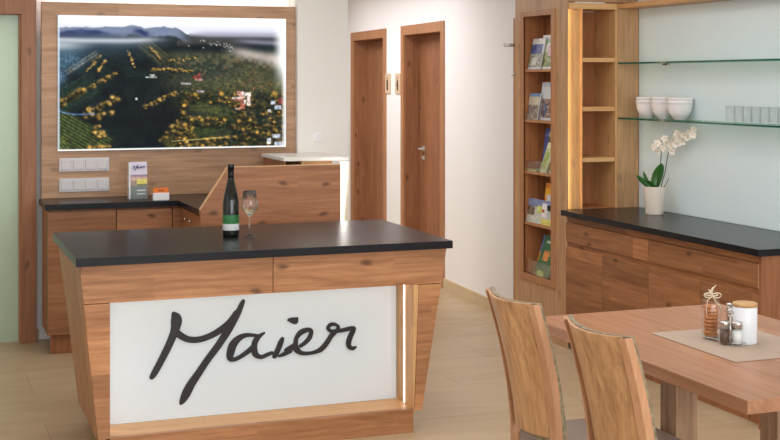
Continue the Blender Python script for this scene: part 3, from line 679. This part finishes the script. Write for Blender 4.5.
K = {
 'blue_mtn': dict(bg=(200, 205, 210), r=[(0, 0, 1, .2, (214, 212, 206), .1), (0, .2, .9, .55, (70, 84, 140), .2), (0, .5, 1, .95, (150, 146, 130), .35), (.2, .6, .6, .9, (210, 206, 196), .2)]),
 'white_hill': dict(bg=(226, 224, 216), r=[(0, .05, 1, .1, (190, 196, 200), .15), (.1, .15, .6, .22, (170, 190, 160), .15), (0, .5, 1, .95, (150, 156, 110), .35), (.35, .3, .6, .6, (214, 176, 186), .1)]),
 'pale': dict(bg=(214, 206, 190), r=[(0, .4, 1, .9, (120, 104, 90), .3)]),
 'town': dict(bg=(214, 214, 216), r=[(0, 0, 1, .1, (190, 196, 206), .1), (.1, .42, .9, .95, (150, 124, 110), .4), (.5, .5, 1, .8, (140, 96, 70), .3), (.2, .55, .45, .9, (90, 96, 120), .3)]),
 'people': dict(bg=(140, 150, 160), r=[(0, 0, 1, .15, (120, 150, 190), .1), (0, .15, 1, .45, (206, 196, 170), .15), (0, .45, 1, 1, (140, 128, 116), .4)]),
 'navy': dict(bg=(52, 62, 104), r=[(0, .1, 1, .3, (90, 100, 150), .2), (0, .7, 1, 1, (44, 40, 44), .2)]),
 'blue': dict(bg=(70, 84, 150), r=[(0, .1, 1, .2, (110, 120, 180), .1), (0, .75, .7, .95, (30, 40, 50), .1), (.5, .5, 1, .75, (200, 170, 150), .2)]),
 'yellow': dict(bg=(190, 180, 120), r=[(0, .1, 1, .35, (90, 90, 60), .3), (.4, .3, 1, .6, (226, 190, 50), .1), (.3, .65, 1, .85, (220, 190, 60), .15)]),
 'lime': dict(bg=(206, 208, 160), r=[(0, 0, 1, .2, (232, 228, 190), .05), (.1, .3, .7, .9, (160, 178, 96), .15)]),
 'orange': dict(bg=(232, 142, 40), r=[(0, .1, .5, .4, (240, 180, 50), .1), (.5, 0, .7, .7, (206, 80, 40), .1), (0, .5, .4, .8, (120, 150, 50), .2), (0, .8, 1, 1, (220, 150, 70), .2)]),
 'meadow': dict(bg=(196, 196, 190), r=[(0, 0, 1, .3, (130, 140, 180), .12), (0, .3, .35, .68, (126, 110, 90), .3), (.35, .28, .65, .55, (206, 214, 120), .2), (.55, .12, .85, .7, (236, 232, 232), .08), (.6, .35, .72, .5, (200, 80, 40), .1), (0, .7, 1, 1, (206, 206, 190), .08), (.6, .74, 1, 1, (220, 206, 110), .1)]),
 'white': dict(bg=(220, 216, 216), r=[(.1, .2, .9, .4, (190, 186, 190), .1)]),
 'green': dict(bg=(38, 104, 66), r=[(.2, .12, .9, .17, (190, 210, 190), .1), (.2, .22, .8, .27, (180, 200, 180), .1), (.2, .4, .6, .6, (206, 130, 60), .3), (0, .72, 1, .85, (70, 120, 80), .3), (.1, .85, .6, .97, (170, 190, 110), .3)]),
 'lilac': dict(bg=(110, 126, 170), r=[(0, 0, 1, .25, (90, 110, 170), .2), (0, .45, 1, .7, (200, 140, 60), .3), (0, .7, 1, 1, (110, 90, 70), .3)]),
}
def leaflet(zb, yl_, wd, h, x, lean, kind, lab, seed, tilt=0.0):
    """yl = far (left in view) edge, wd = width along the cabinet, standing on z=zb, top leaning back by lean"""
    yl = min(yl_-.016, 7.733); wd = wd*1.2
    sheet('brochure', cover(K[kind], seed), 10, 16, (x+lean-.006, yl+tilt, zb+h), (0, -wd, 0), (-lean, -tilt, -h), .006, None, normal=Vector((-1, 0, lean/h)).normalized(), label=lab, cat='brochure', group='brochures in the tall cabinet niche')
z1, z2, z3, z4, z5 = SZ[0]+.001, SZ[1]+.001, SZ[2]+.001, SZ[3]+.001, NZ0+.001
leaflet(z1, 7.735, .15, .205, 3.885, .035, 'blue_mtn', 'blue mountain brochure, left one on the top shelf of the niche', 1, -.02)
leaflet(z1, 7.600, .205, .225, 3.900, .035, 'white_hill', 'white brochure with a green hillside on the top shelf of the niche', 2)
leaflet(z1, 7.415, .026, .28, 3.930, .03, 'pale', 'narrow pale brochure at the right end of the top niche shelf', 3)
leaflet(z2, 7.745, .13, .175, 3.880, .03, 'people', 'small brochure with people, left one on the second niche shelf', 4)
leaflet(z2, 7.62, .23, .25, 3.905, .035, 'town', 'pale brochure of a town street on the second niche shelf', 5)
leaflet(z2, 7.675, .12, .24, 3.945, .035, 'navy', 'dark blue brochure behind the small one on the second niche shelf', 6)
leaflet(z3, 7.62, .11, .29, 3.925, .04, 'blue', 'tall blue brochure on the middle niche shelf', 7)
leaflet(z3, 7.53, .11, .27, 3.905, .04, 'yellow', 'dark and yellow brochure on the middle niche shelf', 8)
leaflet(z3, 7.56, .08, .2, 3.885, .03, 'lime', 'narrow lime brochure tilted forward on the middle niche shelf', 9, -.07)
leaflet(z4, 7.60, .17, .27, 3.925, .03, 'orange', 'orange brochure behind the others on the fourth niche shelf', 10)
leaflet(z4, 7.755, .29, .158, 3.882, .02, 'meadow', 'wide brochure with a white animal on the fourth niche shelf', 11)
leaflet(z4, 7.545, .13, .195, 3.908, .025, 'white', 'plain white brochure behind the wide one on the fourth niche shelf', 12)
leaflet(z5, 7.63, .17, .27, 3.885, .05, 'green', 'green brochure with an orange picture on the bottom niche shelf', 13, -.07)
leaflet(z5, 7.72, .11, .26, 3.925, .045, 'lilac', 'blue and orange brochure behind the green one on the bottom shelf', 14, -.06)
# a leaflet lying flat on the middle shelf
MB().box(3.88, 3.98, 7.59, 7.73, SZ[2]+.0005, SZ[2]+.012).build('brochure', plain('flat_leaflet', S(196, 200, 130), .5, var=.3, vscale=30), None, 0, label='pale green leaflets lying flat on the middle niche shelf', cat='brochure', group='brochures in the tall cabinet niche')

# ------------------------------------------------------------------ open shelf unit and wood back at the corner
ZW = .88
t = thing('shelf_unit', (4.1, 7.25, ZW), 'tall open oak shelving with a lit left panel above the kitchen worktop', 'shelf unit')
bx('side_panel', 'lightoak_z', t, 3.8705, 3.9655, 7.15, 7.17, ZW, 2.15, .001, label='pale oak panel lit by a strip')
bx('upright', 'lightoak_z', t, 3.966, 3.972, 7.13, 7.40, ZW, 2.15, .0005)
bx('upright', 'lightoak_z', t, 4.205, 4.222, 7.125, 7.40, ZW, 2.15, .0005)
bx('deck', 'stone', t, 3.871, 4.377, 7.1195, 7.42, ZW-.034, ZW-.0005, 0, label='black stone strip under the shelving')
bx('back_panel', 'niche', t, 3.966, 4.221, 7.40, 7.42, ZW, 2.15, 0)
bx('right_panel', 'bro', t, 4.2225, 4.377, 7.120, 7.155, ZW, 2.157, .001)
bx('head_rail', 'lightoak', t, 3.871, 4.222, 7.12, 7.40, 2.151, 2.19, .001)
for z in (1.842, 1.529, 1.205): bx('shelf', 'lightoak', t, 3.973, 4.204, 7.128, 7.399, z-.028, z, .001)
bx('light_strip', 'led', t, 3.8705, 3.8735, 7.138, 7.149, ZW+.004, 2.15, 0, label='warm strip light')
MB().box(3.973, 4.204, 7.13, 7.399, ZW+.0005, ZW+.004).build('floor_board', 'niche', t)
M['lightoak_y'] = wood('light_oak_lengthwise', S(214, 168, 118), S(184, 132, 84), 'y', .2, 3, .05, knots=.2)
bx('top_board', 'lightoak_y', None, 4.222, 4.404, 4.6, 7.118, 2.158, 2.188, .001, label='thin oak board fixed above the mint glass wall', cat='board')
bx('glass_splashback', 'splash', None, 4.378, 4.404, 4.6, 7.118, ZW+.001, 2.157, .001, label='pale mint glass panel on the wall behind the glass shelves', cat='splashback')
def gshelf(z, lab):
    t = thing('glass_shelf', (4.3, 6.0, z-.01), lab, 'shelf', 'glass shelves on the mint wall')
    bx('pane', 'shelfglass', t, 4.224, 4.377, 4.6, 7.118, z-.010, z, 0)
    bx('front_edge', 'glassedge', t, 4.2215, 4.2238, 4.6, 7.118, z-.010, z, 0, label='green glass edge')
    for y in (6.78, 5.0):
        m = MB(); m.box(4.357, 4.377, y-.03, y+.03, z-.020, z-.0102); m.build('bracket', 'chrome', t, .001)
gshelf(1.812, 'upper glass shelf on the mint wall, empty'); gshelf(1.460, 'lower glass shelf carrying the bowls and glasses')

# bowls
def bowl(cy, lev):
    z0 = 1.461+lev*.022; c = (4.302, cy, z0)
    prof = [(0, .0), (.038, 0), (.040, .010), (.048, .014), (.066, .036), (.076, .062), (.0795, .085), (.080, .098), (.083, .100), (.083, .107), (.081, .113), (.0785, .113), (.0775, .098), (.076, .085), (.073, .063), (.062, .038), (.045, .020), (.0, .0185)]
    return MB().lathe(prof, c, 40).build('bowl', 'ceramic', None)
first = None
for i, (cy, a) in enumerate(((6.885, 'left'), (6.71, 'middle'), (6.535, 'right'))):
    for lev in (0, 1):
        o = bowl(cy, 0) if first is None else first.copy()
        o.scale = (.95, .95, 1)
        if first is None: first = o
        else: C.objects.link(o)
        o.location = (4.302, cy, 1.461+lev*.0205)
        setp(o, ('%s white bowl of the %s stack on the lower glass shelf' % ('upper' if lev else 'lower', a)), 'bowl', 'white bowls on the lower glass shelf')
# tumblers
first = None; pos = ['first', 'second', 'third', 'fourth', 'fifth', 'sixth', 'seventh', 'eighth']
for i in range(8):
    if first is None:
        o = first = MB().lathe([(0, 0), (.0245, 0), (.0255, .002), (.0258, .095), (.0244, .095), (.0238, .012), (0, .010)], (4.29, 5.98, 1.461), 32).build('drinking_glass', 'tumbler', None)
    else: o = first.copy(); C.objects.link(o)
    o.location = (4.27+.0*i, 5.985-.0765*i, 1.461)
    setp(o, 'clear straight drinking glass, %s from the left in the row on the shelf' % pos[i], 'glass', 'drinking glasses on the lower glass shelf')

# ------------------------------------------------------------------ kitchen worktop and cabinets
MB().prism([(3.815, 7.128), (3.871, 7.128), (3.871, 7.119), (4.377, 7.119), (4.377, 5.118), (3.815, 5.118)], 'z', ZW-.034, ZW).build('worktop', 'stone', None, .002, label='long black worktop below the glass shelves carrying the orchid', cat='worktop')
XC = 3.85
def unit(y0, y1, lab, first):
    t = thing('base_cabinet', (4.12, (y0+y1)/2, 0), lab, 'cabinet', 'oak cabinets under the long black worktop')
    bx('body', 'cab_x', t, XC+.03, 4.377, y0, y1, .10, .845, 0)
    bx('top_rail', 'cab', t, XC+.012, XC+.03, y0, y1, .805, .845, 0)
    bx('drawer_front', 'cab', t, XC, XC+.02, y0+.003, y1-.002, .682, .803, .0015)
    bx('grip_rail', 'cab', t, XC+.016, XC+.03, y0, y1, .64, .682, 0)
    ym = {6.165: 6.670, 5.165: 5.661}[y0]
    bx('door', 'cab', t, XC, XC+.02, ym+.0015, y1-.002, .125, .65, .0015)
    bx('door', 'cab', t, XC, XC+.02, y0+.003, ym-.0015, .125, .65, .0015)
    bx('plinth', 'cab_x', t, XC+.05, XC+.07, y0, y1, 0, .10, 0)
    return t
unit(6.165, 7.128, 'oak cabinet with one wide drawer under the orchid end of the worktop', 1)
u2 = unit(5.165, 6.164, 'oak cabinet with one wide drawer at the near end of the worktop', 0)
bx('edge_strip', 'edge', u2, XC-.002, XC+.012, 5.163, 5.169, .684, .801, 0, label='pale end grain strip')
bx('end_panel', 'cab_x', None, XC-.005, 4.377, 5.135, 5.162, 0, .845, .0015, label='oak end panel closing the near end of the cabinets', cat='panel')

# orchid
px_, py_ = 4.235, 6.71
t = thing('potted_orchid', (px_, py_, ZW), 'white orchid with dark green leaves in a cream pot on the worktop', 'potted plant')
PT = MB().lathe([(0, 0), (.052, 0), (.054, .004), (.070, .166), (.071, .170), (.067, .170), (.066, .150), (0, .150)], (px_, py_, ZW), 40).build('pot', 'pot', t)
MB().lathe([(0, .152), (.0655, .152), (.05, .158), (0, .16)], (px_, py_, ZW), 24).build('soil', 'soil', t)
w0 = depth(px_, py_)
def wf(px): return min(w0-.01, 4.315/(.3502+.9367*(px-390)/1270))
def leafm(base, tip, width, bend, side):
    m = MB(); b = Vector(base); e = Vector(tip); n = 9; d = e-b
    s = Vector(side).normalized(); nrm = d.cross(s).normalized(); vs = []
    for i in range(n+1):
        q = i/n; p = b+d*q+nrm*bend*math.sin(PI*q)*1.0; w = width*(math.sin(PI*min(1, (q*.88+.10)))**.6)*(.4 if i == 0 else 1)
        if i == n: w = .002
        for k in (-1, -.5, 0, .5, 1): vs.append(p+s*w*k+nrm*(abs(k)*.25*width))
    base_n = len(vs); vs += [v-nrm*.0025 for v in vs]
    fs = []
    for i in range(n):
        for k in range(4):
            a = i*5+k; fs.append((a, a+1, a+6, a+5)); fs.append((a+base_n, a+5+base_n, a+6+base_n, a+1+base_n))
        fs.append((i*5, i*5+5, i*5+5+base_n, i*5+base_n)); fs.append((i*5+4, i*5+4+base_n, i*5+9+base_n, i*5+9))
    fs.append((0, base_n, 4+base_n, 4)); m.add(vs, fs, True); return m
R_ = Vector((math.cos(TH), -math.sin(TH), 0))
leafm(atw(655, 189, w0), atw(662, 163.5, w0-.03), .034, .02, R_).build('leaf', 'leaf', t)
leafm(atw(653, 189, w0), atw(636.5, 175.5, w0-.02), .017, .012, R_*.3+Vector((0, 0, 1))).build('leaf', 'leaf', t)
leafm(atw(650, 188, w0), atw(643.5, 171.5, w0+.04), .012, .008, R_).build('leaf', 'leaf', t)
leafm(atw(656, 189, w0), atw(646, 180, w0-.05), .016, .010, R_).build('leaf', 'leaf', t)
MB().tube([atw(663, 189, w0), atw(666, 184, w0), atw(669, 178, w0)], [.003, .002, .0018]).build('stem', 'stem', t)
s1 = [atw(657, 188, w0), atw(659.5, 172, w0), atw(661.5, 152, w0-.01), atw(658, 147, w0-.03)]
s2 = [atw(661, 187, w0), atw(665, 172, w0), atw(668, 154, wf(668)), atw(674, 145, wf(674)), atw(683, 138, wf(683)), atw(691, 133, wf(691))]
MB().tube(s1, .0028).build('stem', 'stem', t); MB().tube(s2, .0028).build('stem', 'stem', t)
def flower(c, r, ang, seed):
    rr = random.Random(seed); m = MB()
    F = Vector((-math.sin(TH), -math.cos(TH), .1)).normalized()     # towards the room
    F = (F+Vector((rr.uniform(-.5, .5), rr.uniform(-.5, .5), rr.uniform(-.4, .3)))).normalized()
    a = F.cross(Vector((0, 0, 1))).normalized(); b = a.cross(F)
    for k in range(5):
        th = ang+2*PI*k/5; d = a*math.cos(th)+b*math.sin(th); s = F.cross(d); wd = r*(.42 if k % 2 else .34)
        vs = []; n = 5
        for i in range(n+1):
            q = i/n; w = wd*math.sin(PI*(.12+.83*q))
            p = c+d*r*q+F*(.25*r*q*q)
            vs += [p-s*w, p+F*.12*r*q, p+s*w]
        K0 = len(vs); vs += [v-F*.001 for v in vs]
        fs = []
        for i in range(n):
            for j in (0, 1):
                A = i*3+j; fs.append((A, A+1, A+4, A+3)); fs.append((A+K0, A+3+K0, A+4+K0, A+1+K0))
        m.add(vs, fs, True)
    o = m.build('flower', 'petal', t, recalc=False)
    MB().ball(c+F*.004, .0035, 8, 5).build('flower_centre', 'lip', o)
fl = [(653.5, 147), (657.5, 143.5), (657.5, 151), (662.5, 148), (666.5, 143), (670.5, 146), (672.5, 140.5), (675.5, 144), (678.5, 139), (681.5, 142), (683.5, 135.5), (687.5, 138), (689.5, 132.5), (692.5, 135), (677.5, 134), (671.5, 151), (664.5, 138.5), (693.5, 129.5)]
for i, (a, b) in enumerate(fl): flower(atw(a, b, wf(a)-.02+.018*math.sin(i*2.3)), .0255+.003*math.sin(i), i*.7, i)

# ------------------------------------------------------------------ dining table
TX0, TX1, TY0, TY1, TZ = 2.285, 3.17, 3.12, 4.52, .76
t = thing('dining_table', (2.73, 3.83, 0), 'reddish wooden dining table with a thick top and square legs', 'table')
bx('tabletop', 'table', t, TX0, TX1, TY0, TY1, TZ-.042, TZ, .002)
for x in (2.476, 2.90): bx('leg', 'leg', t, x, x+.088, 3.785, 3.885, .03, TZ-.042, .002)
bx('cross_beam', 'leg', t, 2.566, 2.899, 3.81, 3.86, .64, .717, .002)
for x in (2.476, 2.90): bx('foot', 'leg', t, x, x+.088, 3.45, 4.22, 0, .03, .002)
m = bx('placemat', 'mat', None, 2.553, 2.955, 3.553, 4.068, TZ+.0005, TZ+.0035, .001, label='grey-brown woven placemat under the jars on the dining table', cat='placemat')
ZM = TZ+.0037
# cruet tray
def pt(px, py): 
    a = (px-CX)/FX; d = (math.sin(TH)+a*math.cos(TH), math.cos(TH)-a*math.sin(TH), -(py-CY)/FX); k = (ZM-CH)/d[2]; return d[0]*k, d[1]*k
ang = -TH
jc = (2.672, 3.875); sc_ = pt(737, 345); pc = pt(724.5, 344.5); cc = pt(745, 342.5)
def oval(ctrs, r):
    pts = []
    for c in ctrs:
        for k in range(24): pts.append((c[0]+r*math.cos(k*PI/12), c[1]+r*math.sin(k*PI/12)))
    pts = sorted(set(pts)); 
    def cr(o, a, b): return (a[0]-o[0])*(b[1]-o[1])-(a[1]-o[1])*(b[0]-o[0])
    lo = []
    for p in pts:
        while len(lo) > 1 and cr(lo[-2], lo[-1], p) <= 0: lo.pop()
        lo.append(p)
    up = []
    for p in reversed(pts):
        while len(up) > 1 and cr(up[-2], up[-1], p) <= 0: up.pop()
        up.append(p)
    return lo[:-1]+up[:-1]
jc = pt(711, 338.5)
t = thing('cruet_stand', (sc_[0], sc_[1], ZM), 'oval chrome stand holding the cookie jar and shakers on the placemat', 'cruet stand')
MB().prism(oval([jc, sc_, pt(730, 341)], .030), 'z', ZM, ZM+.003).build('tray', 'chrome', t, .0008)
hc = pt(730.5, 346)
def rim():
    o = oval([jc, sc_, pt(730, 341)], .031); m = MB(); m.tube([(p[0], p[1], ZM+.010) for p in o]+[(o[0][0], o[0][1], ZM+.010)], .0016, 6); return m
rim().build('rail', 'chrome', t)
m = MB(); m.tube([(hc[0], hc[1], ZM+.003), (hc[0], hc[1], ZM+.105)], .0022, 8)
m.tube([(hc[0]+R_.x*.010*math.sin(a), hc[1]+R_.y*.010*math.sin(a), ZM+.117-.013*math.cos(a)) for a in [2*PI*i/16 for i in range(17)]], .002, 8)
m.build('handle', 'chrome', t)
zt = ZM+.0035
def shaker(c, fill, lab, name, r=.0195, h=.054):
    t = thing(name, (c[0], c[1], zt), lab, 'shaker')
    MB().lathe([(0, 0), (r, 0), (r, h), (r-.0012, h), (r-.0012, .003), (0, .003)], (c[0], c[1], zt), 28).build('glass_body', 'tumbler', t)
    MB().lathe([(0, .0035), (r-.0014, .0035), (r-.0014, h*.93), (0, h*.93)], (c[0], c[1], zt), 24).build('contents', fill, t)
    MB().lathe([(r*.9, h), (r*1.03, h+.0005), (r*1.03, h+.0235), (r*.97, h+.0255), (0, h+.0262)], (c[0], c[1], zt), 28).build('cap', 'chrome', t, label='chrome cap')
shaker(sc_, 'salt', 'glass salt shaker with a chrome cap on the cruet stand', 'salt_shaker')
shaker(pc, 'pepper', 'glass pepper shaker with a chrome cap beside the cookie jar', 'pepper_shaker', .017)
tc_ = pt(730, 337)
t = thing('toothpick_holder', (tc_[0], tc_[1], zt), 'small chrome toothpick holder behind the salt shaker', 'toothpick holder')
MB().lathe([(0, 0), (.013, 0), (.013, .10), (.0115, .104), (.0115, .112), (0, .112)], (tc_[0], tc_[1], zt), 24).build('tube', 'chrome', t)
bx_ = MB().lathe([(0, .1125), (.0135, .1125), (.0135, .118), (0, .122)], (tc_[0], tc_[1], zt), 24).build('cap', 'chrome', t)
# cookie jar, cookies, bow
jr = .0355
t = thing('glass_jar', (jc[0], jc[1], zt), 'tall clear glass jar of brown cookies on the cruet stand', 'jar')
MB().lathe([(0, 0), (jr-.003, 0), (jr, .003), (jr, .12), (jr*.85, .135), (jr*.62, .145), (jr*.62, .165), (jr*.55, .165), (jr*.55, .146), (jr*.8, .133), (jr-.002, .119), (jr-.002, .005), (0, .003)], (jc[0], jc[1], zt), 32).build('jar_body', 'tumbler', t)
zc = zt+.005
for i in range(9):
    rr = random.Random(i); ox, oy = rr.uniform(-.004, .004), rr.uniform(-.004, .004)
    m = MB().lathe([(0, 0), (.024, .0005), (.0265, .005), (.024, .0095), (.012, .0118), (0, .012)], (jc[0]+ox, jc[1]+oy, zc), 18)
    nm = ['bottom', 'second', 'third', 'fourth', 'fifth', 'sixth', 'seventh', 'eighth', 'top']
    m.build('cookie', 'cookie', None, label=('brown cookie in the glass jar, %s of the stack' % nm[i]) if i in (0, 8) else 'brown cookie in the glass jar, %s from the bottom' % nm[i], cat='cookie', group='cookies in the glass jar')
    zc += .0128
t2 = thing('raffia_bow', (jc[0], jc[1], zt+.15), 'pale raffia bow tied around the neck of the cookie jar', 'bow')
F_ = Vector((-math.sin(TH), -math.cos(TH), 0)); jb = Vector((jc[0], jc[1], zt+.155))
m = MB(); m.tube([jb+Vector((jr*.68*math.cos(a), jr*.68*math.sin(a), 0)) for a in [2*PI*i/20 for i in range(21)]], .0022, 6); m.build('band', 'raffia', t2)
f0 = jb+F_*jr*.72
for s in (-1, 1):
    pts = [f0+R_*s*.0+Vector((0, 0, 0))]+[f0+R_*s*(.017*(1-math.cos(a)))*.9+Vector((0, 0, .009*math.sin(a)+.002)) for a in [2*PI*i/14 for i in range(1, 14)]]+[f0]
    MB().tube(pts, .0019, 6).build('loop', 'raffia', t2)
MB().tube([f0, f0+R_*.010+Vector((0, 0, -.02)), f0+R_*.022+Vector((0, 0, -.032)), f0+R_*.030+Vector((0, 0, -.045))], .0018, 6).build('tail', 'raffia', t2)
MB().tube([f0, f0-R_*.018+Vector((0, 0, -.015)), f0-R_*.024+Vector((0, 0, -.05)), f0-R_*.021+Vector((0, 0, -.075))], .0018, 6).build('tail', 'raffia', t2)
for dx, h in ((.004, .028), (.012, .036), (-.006, .02)):
    MB().tube([jb, jb+R_*dx*.5+Vector((0, 0, h*.6)), jb+R_*dx*1.6+Vector((0, 0, h))], [.004, .003, .001], 6).build('tuft', 'raffia', t2)
# canister
t = thing('canister', (cc[0], cc[1], ZM), 'white round canister with a wooden lid on the placemat', 'canister')
MB().lathe([(0, 0), (.041, 0), (.0425, .002), (.0425, .128), (.041, .130), (0, .130)], (cc[0], cc[1], ZM), 44).build('body', 'canister', t)
MB().lathe([(.038, .1305), (.0435, .131), (.0435, .141), (.042, .143), (0, .143)], (cc[0], cc[1], ZM), 44).build('lid', 'lid', t, label='light wooden lid')

# ------------------------------------------------------------------ chairs
def xback(z): 
    q = max(0, (z-.42)/.55); return 1.980-.100*q**1.8
def bulge(s): return -.045*(1-s*s)          # s in -1..1 across
def make_chair(yc, lab):
    t = thing('dining_chair', (2.2, yc, 0), lab, 'chair', 'wooden chairs at the dining table')
    hw = .178
    def slab(z0, z1, off0, off1, hwf, topc=0, nz=16, ny=14):
        m = MB(); vs = []
        for side in (off0, off1):
            for j in range(nz+1):
                for i in range(ny+1):
                    s = -1+2*i/ny; z = z0+(z1-z0)*j/nz; h_ = hwf(z)
                    zz_ = z+topc*(s*s)*(j/nz)
                    vs.append((xback(zz_)+bulge(s)+side, yc+s*h_, zz_))
        K0 = (nz+1)*(ny+1); fs = []
        for j in range(nz):
            for i in range(ny):
                a = j*(ny+1)+i; fs.append((a, a+1, a+ny+2, a+ny+1)); fs.append((a+K0, a+ny+1+K0, a+ny+2+K0, a+1+K0))
        for j in range(nz):
            a = j*(ny+1); fs.append((a, a+ny+1, a+ny+1+K0, a+K0)); b = a+ny; fs.append((b, b+K0, b+ny+1+K0, b+ny+1))
        for i in range(ny):
            fs.append((i, i+K0, i+1+K0, i+1)); a = nz*(ny+1)+i; fs.append((a, a+1, a+1+K0, a+K0))
        m.add(vs, fs, True)
        return m
    def tp(z):                                 # half width of the wooden shell: wider at the top
        q = min(1, max(0, (z-.52)/.43)); return .138+.022*q**.8
    o = slab(.515, .965, -.004, .010, tp, .006).build('backrest', 'chair', t, .0015)
    slab(.50, .968, .011, .029, lambda z: .1805, .006).build('back_upholstery', 'weave', t, .003, label='patterned fabric on the front of the backrest')
    for s in (-1, 1):
        m = MB(); vs = []; n = 16
        for j in range(n+1):
            z = .965*j/n
            if z > .42:
                q = (z-.42)/.545; x = xback(z); y = yc+s*(.170+.006*q); w = .030-.006*q; th_in = .032-.017*q**.7; 
            else: x = xback(.42)-.02*(.42-z)/.42*1.5; y = yc+s*.170; w = .030; th_in = .032
            yi = y-s*th_in; dz = .006*(j/n)
            vs += [(x-w*.5+.005, y+s*.008, z+dz), (x+w*.5+.005, y+s*.008, z+dz), (x+w*.5+.005, yi, z), (x-w*.5+.005-.010, yi, z)]
        fs = [(j*4+i, j*4+(i+1) % 4, (j+1)*4+(i+1) % 4, (j+1)*4+i) for j in range(n) for i in range(4)]+[(0, 1, 2, 3), (n*4+3, n*4+2, n*4+1, n*4)]
        m.add(vs, fs); m.build('rear_leg', 'chairpost', t, .002)
        MB().prism([(2.395, .0), (2.43, .0), (2.44, .42), (2.40, .42)], 'y', yc+s*.165-.018, yc+s*.165+.018).build('front_leg', 'chairpost', t, .002)
        bx('seat_rail', 'chairpost', t, 1.995, 2.40, yc+s*.165-.012, yc+s*.165+.012, .36, .42, .001)
    bx('seat_rail', 'chairpost', t, 1.985, 2.0, yc-.15, yc+.15, .36, .42, .001)
    bx('seat_cushion', 'fabric', t, 1.985, 2.455, yc-.195, yc+.195, .421, .478, .018, label='grey-brown padded seat')
    return t
c1 = make_chair(3.875, 'wooden high-backed chair at the far end of the table side, left of the other')
c2 = make_chair(3.305, 'wooden high-backed chair nearest the camera, in front of the table')

# ------------------------------------------------------------------ lamps and added fill lights
def downlight(x, y):
    t = thing('ceiling_light', (x, y, 2.60), 'round recessed ceiling light above the room', 'ceiling light', 'recessed ceiling lights')
    MB().lathe([(.0, .0), (.05, 0), (.05, .012), (0, .012)], (x, y, 2.603), 24).build('lens', 'lamp', t)
    MB().lathe([(.051, 0), (.065, 0), (.065, .018), (.051, .018), (.051, 0)], (x, y, 2.60), 24).build('trim_ring', 'metal', t)
def area(name, loc, size, sy, power, col, rot=(0, 0, 0), spread=PI):
    l = bpy.data.lights.new(name, 'AREA'); l.shape = 'RECTANGLE'; l.size = size; l.size_y = sy; l.energy = power; l.color = col; l.spread = spread
    o = bpy.data.objects.new(name, l); C.objects.link(o); o.location = loc; o.rotation_euler = rot; return o
COOL = (.90, .96, 1.0)  # cool tint of the two added fills below
area('rear_fill', (1.6, -2.6, 1.6), 6.0, 2.0, 240, COOL, (math.radians(86), 0, 0))  # added soft fill behind the camera, no window stands there
area('left_fill', (-2.85, 4.2, 1.5), 4.5, 2.0, 16, COOL, (math.radians(88), 0, math.radians(-90)))  # unseen weak fill added from the left, no window modelled
area('ceiling_fill', (1.6, 4.6, 2.6), 3.6, 3.2, 56, (.97, .97, 1))  # added overhead fill for the whole room, without a fixture
area('hall_fill', (3.0, 10.8, 2.6), 1.2, 3.4, 60, (.97, .97, 1))  # added fill to brighten the hall walls, no fixture
area('kitchen_fill', (3.0, 5.6, 2.6), .8, 2.4, 16, (.97, .98, 1))  # added fill to brighten the kitchen side and mint glass
area('back_fill', (1.4, 7.4, 2.6), 1.8, .8, 14, (1, .97, .94))  # added overhead fill in front of the back wall, no fixture
area('room_beyond_fill', (-.4, 9.9, 2.5), 2, 1.6, 72, (1, 1, .95))  # unseen fill added behind the frosted door to brighten its pane
def strip(name, loc, l, power, rot): return area(name, loc, l, .012, power, (1, .84, .60), rot)

# world
w = bpy.data.worlds.new('world'); bpy.context.scene.world = w; w.use_nodes = True
w.node_tree.nodes['Background'].inputs[0].default_value = (.95, .98, 1, 1); w.node_tree.nodes['Background'].inputs[1].default_value = .5

cam = bpy.data.cameras.new('camera'); co = bpy.data.objects.new('camera', cam); C.objects.link(co)
co.location = (0, 0, CH); co.rotation_euler = (PI/2, 0, -TH); cam.sensor_width = 36; cam.lens = FX/780*36; cam.shift_y = -140/780; cam.clip_start = .05
bpy.context.scene.camera = co
vs = bpy.context.scene.view_settings; vs.view_transform = 'Standard'; vs.look = 'None'; vs.gamma = 1; vs.use_curve_mapping = False; vs.exposure = 0
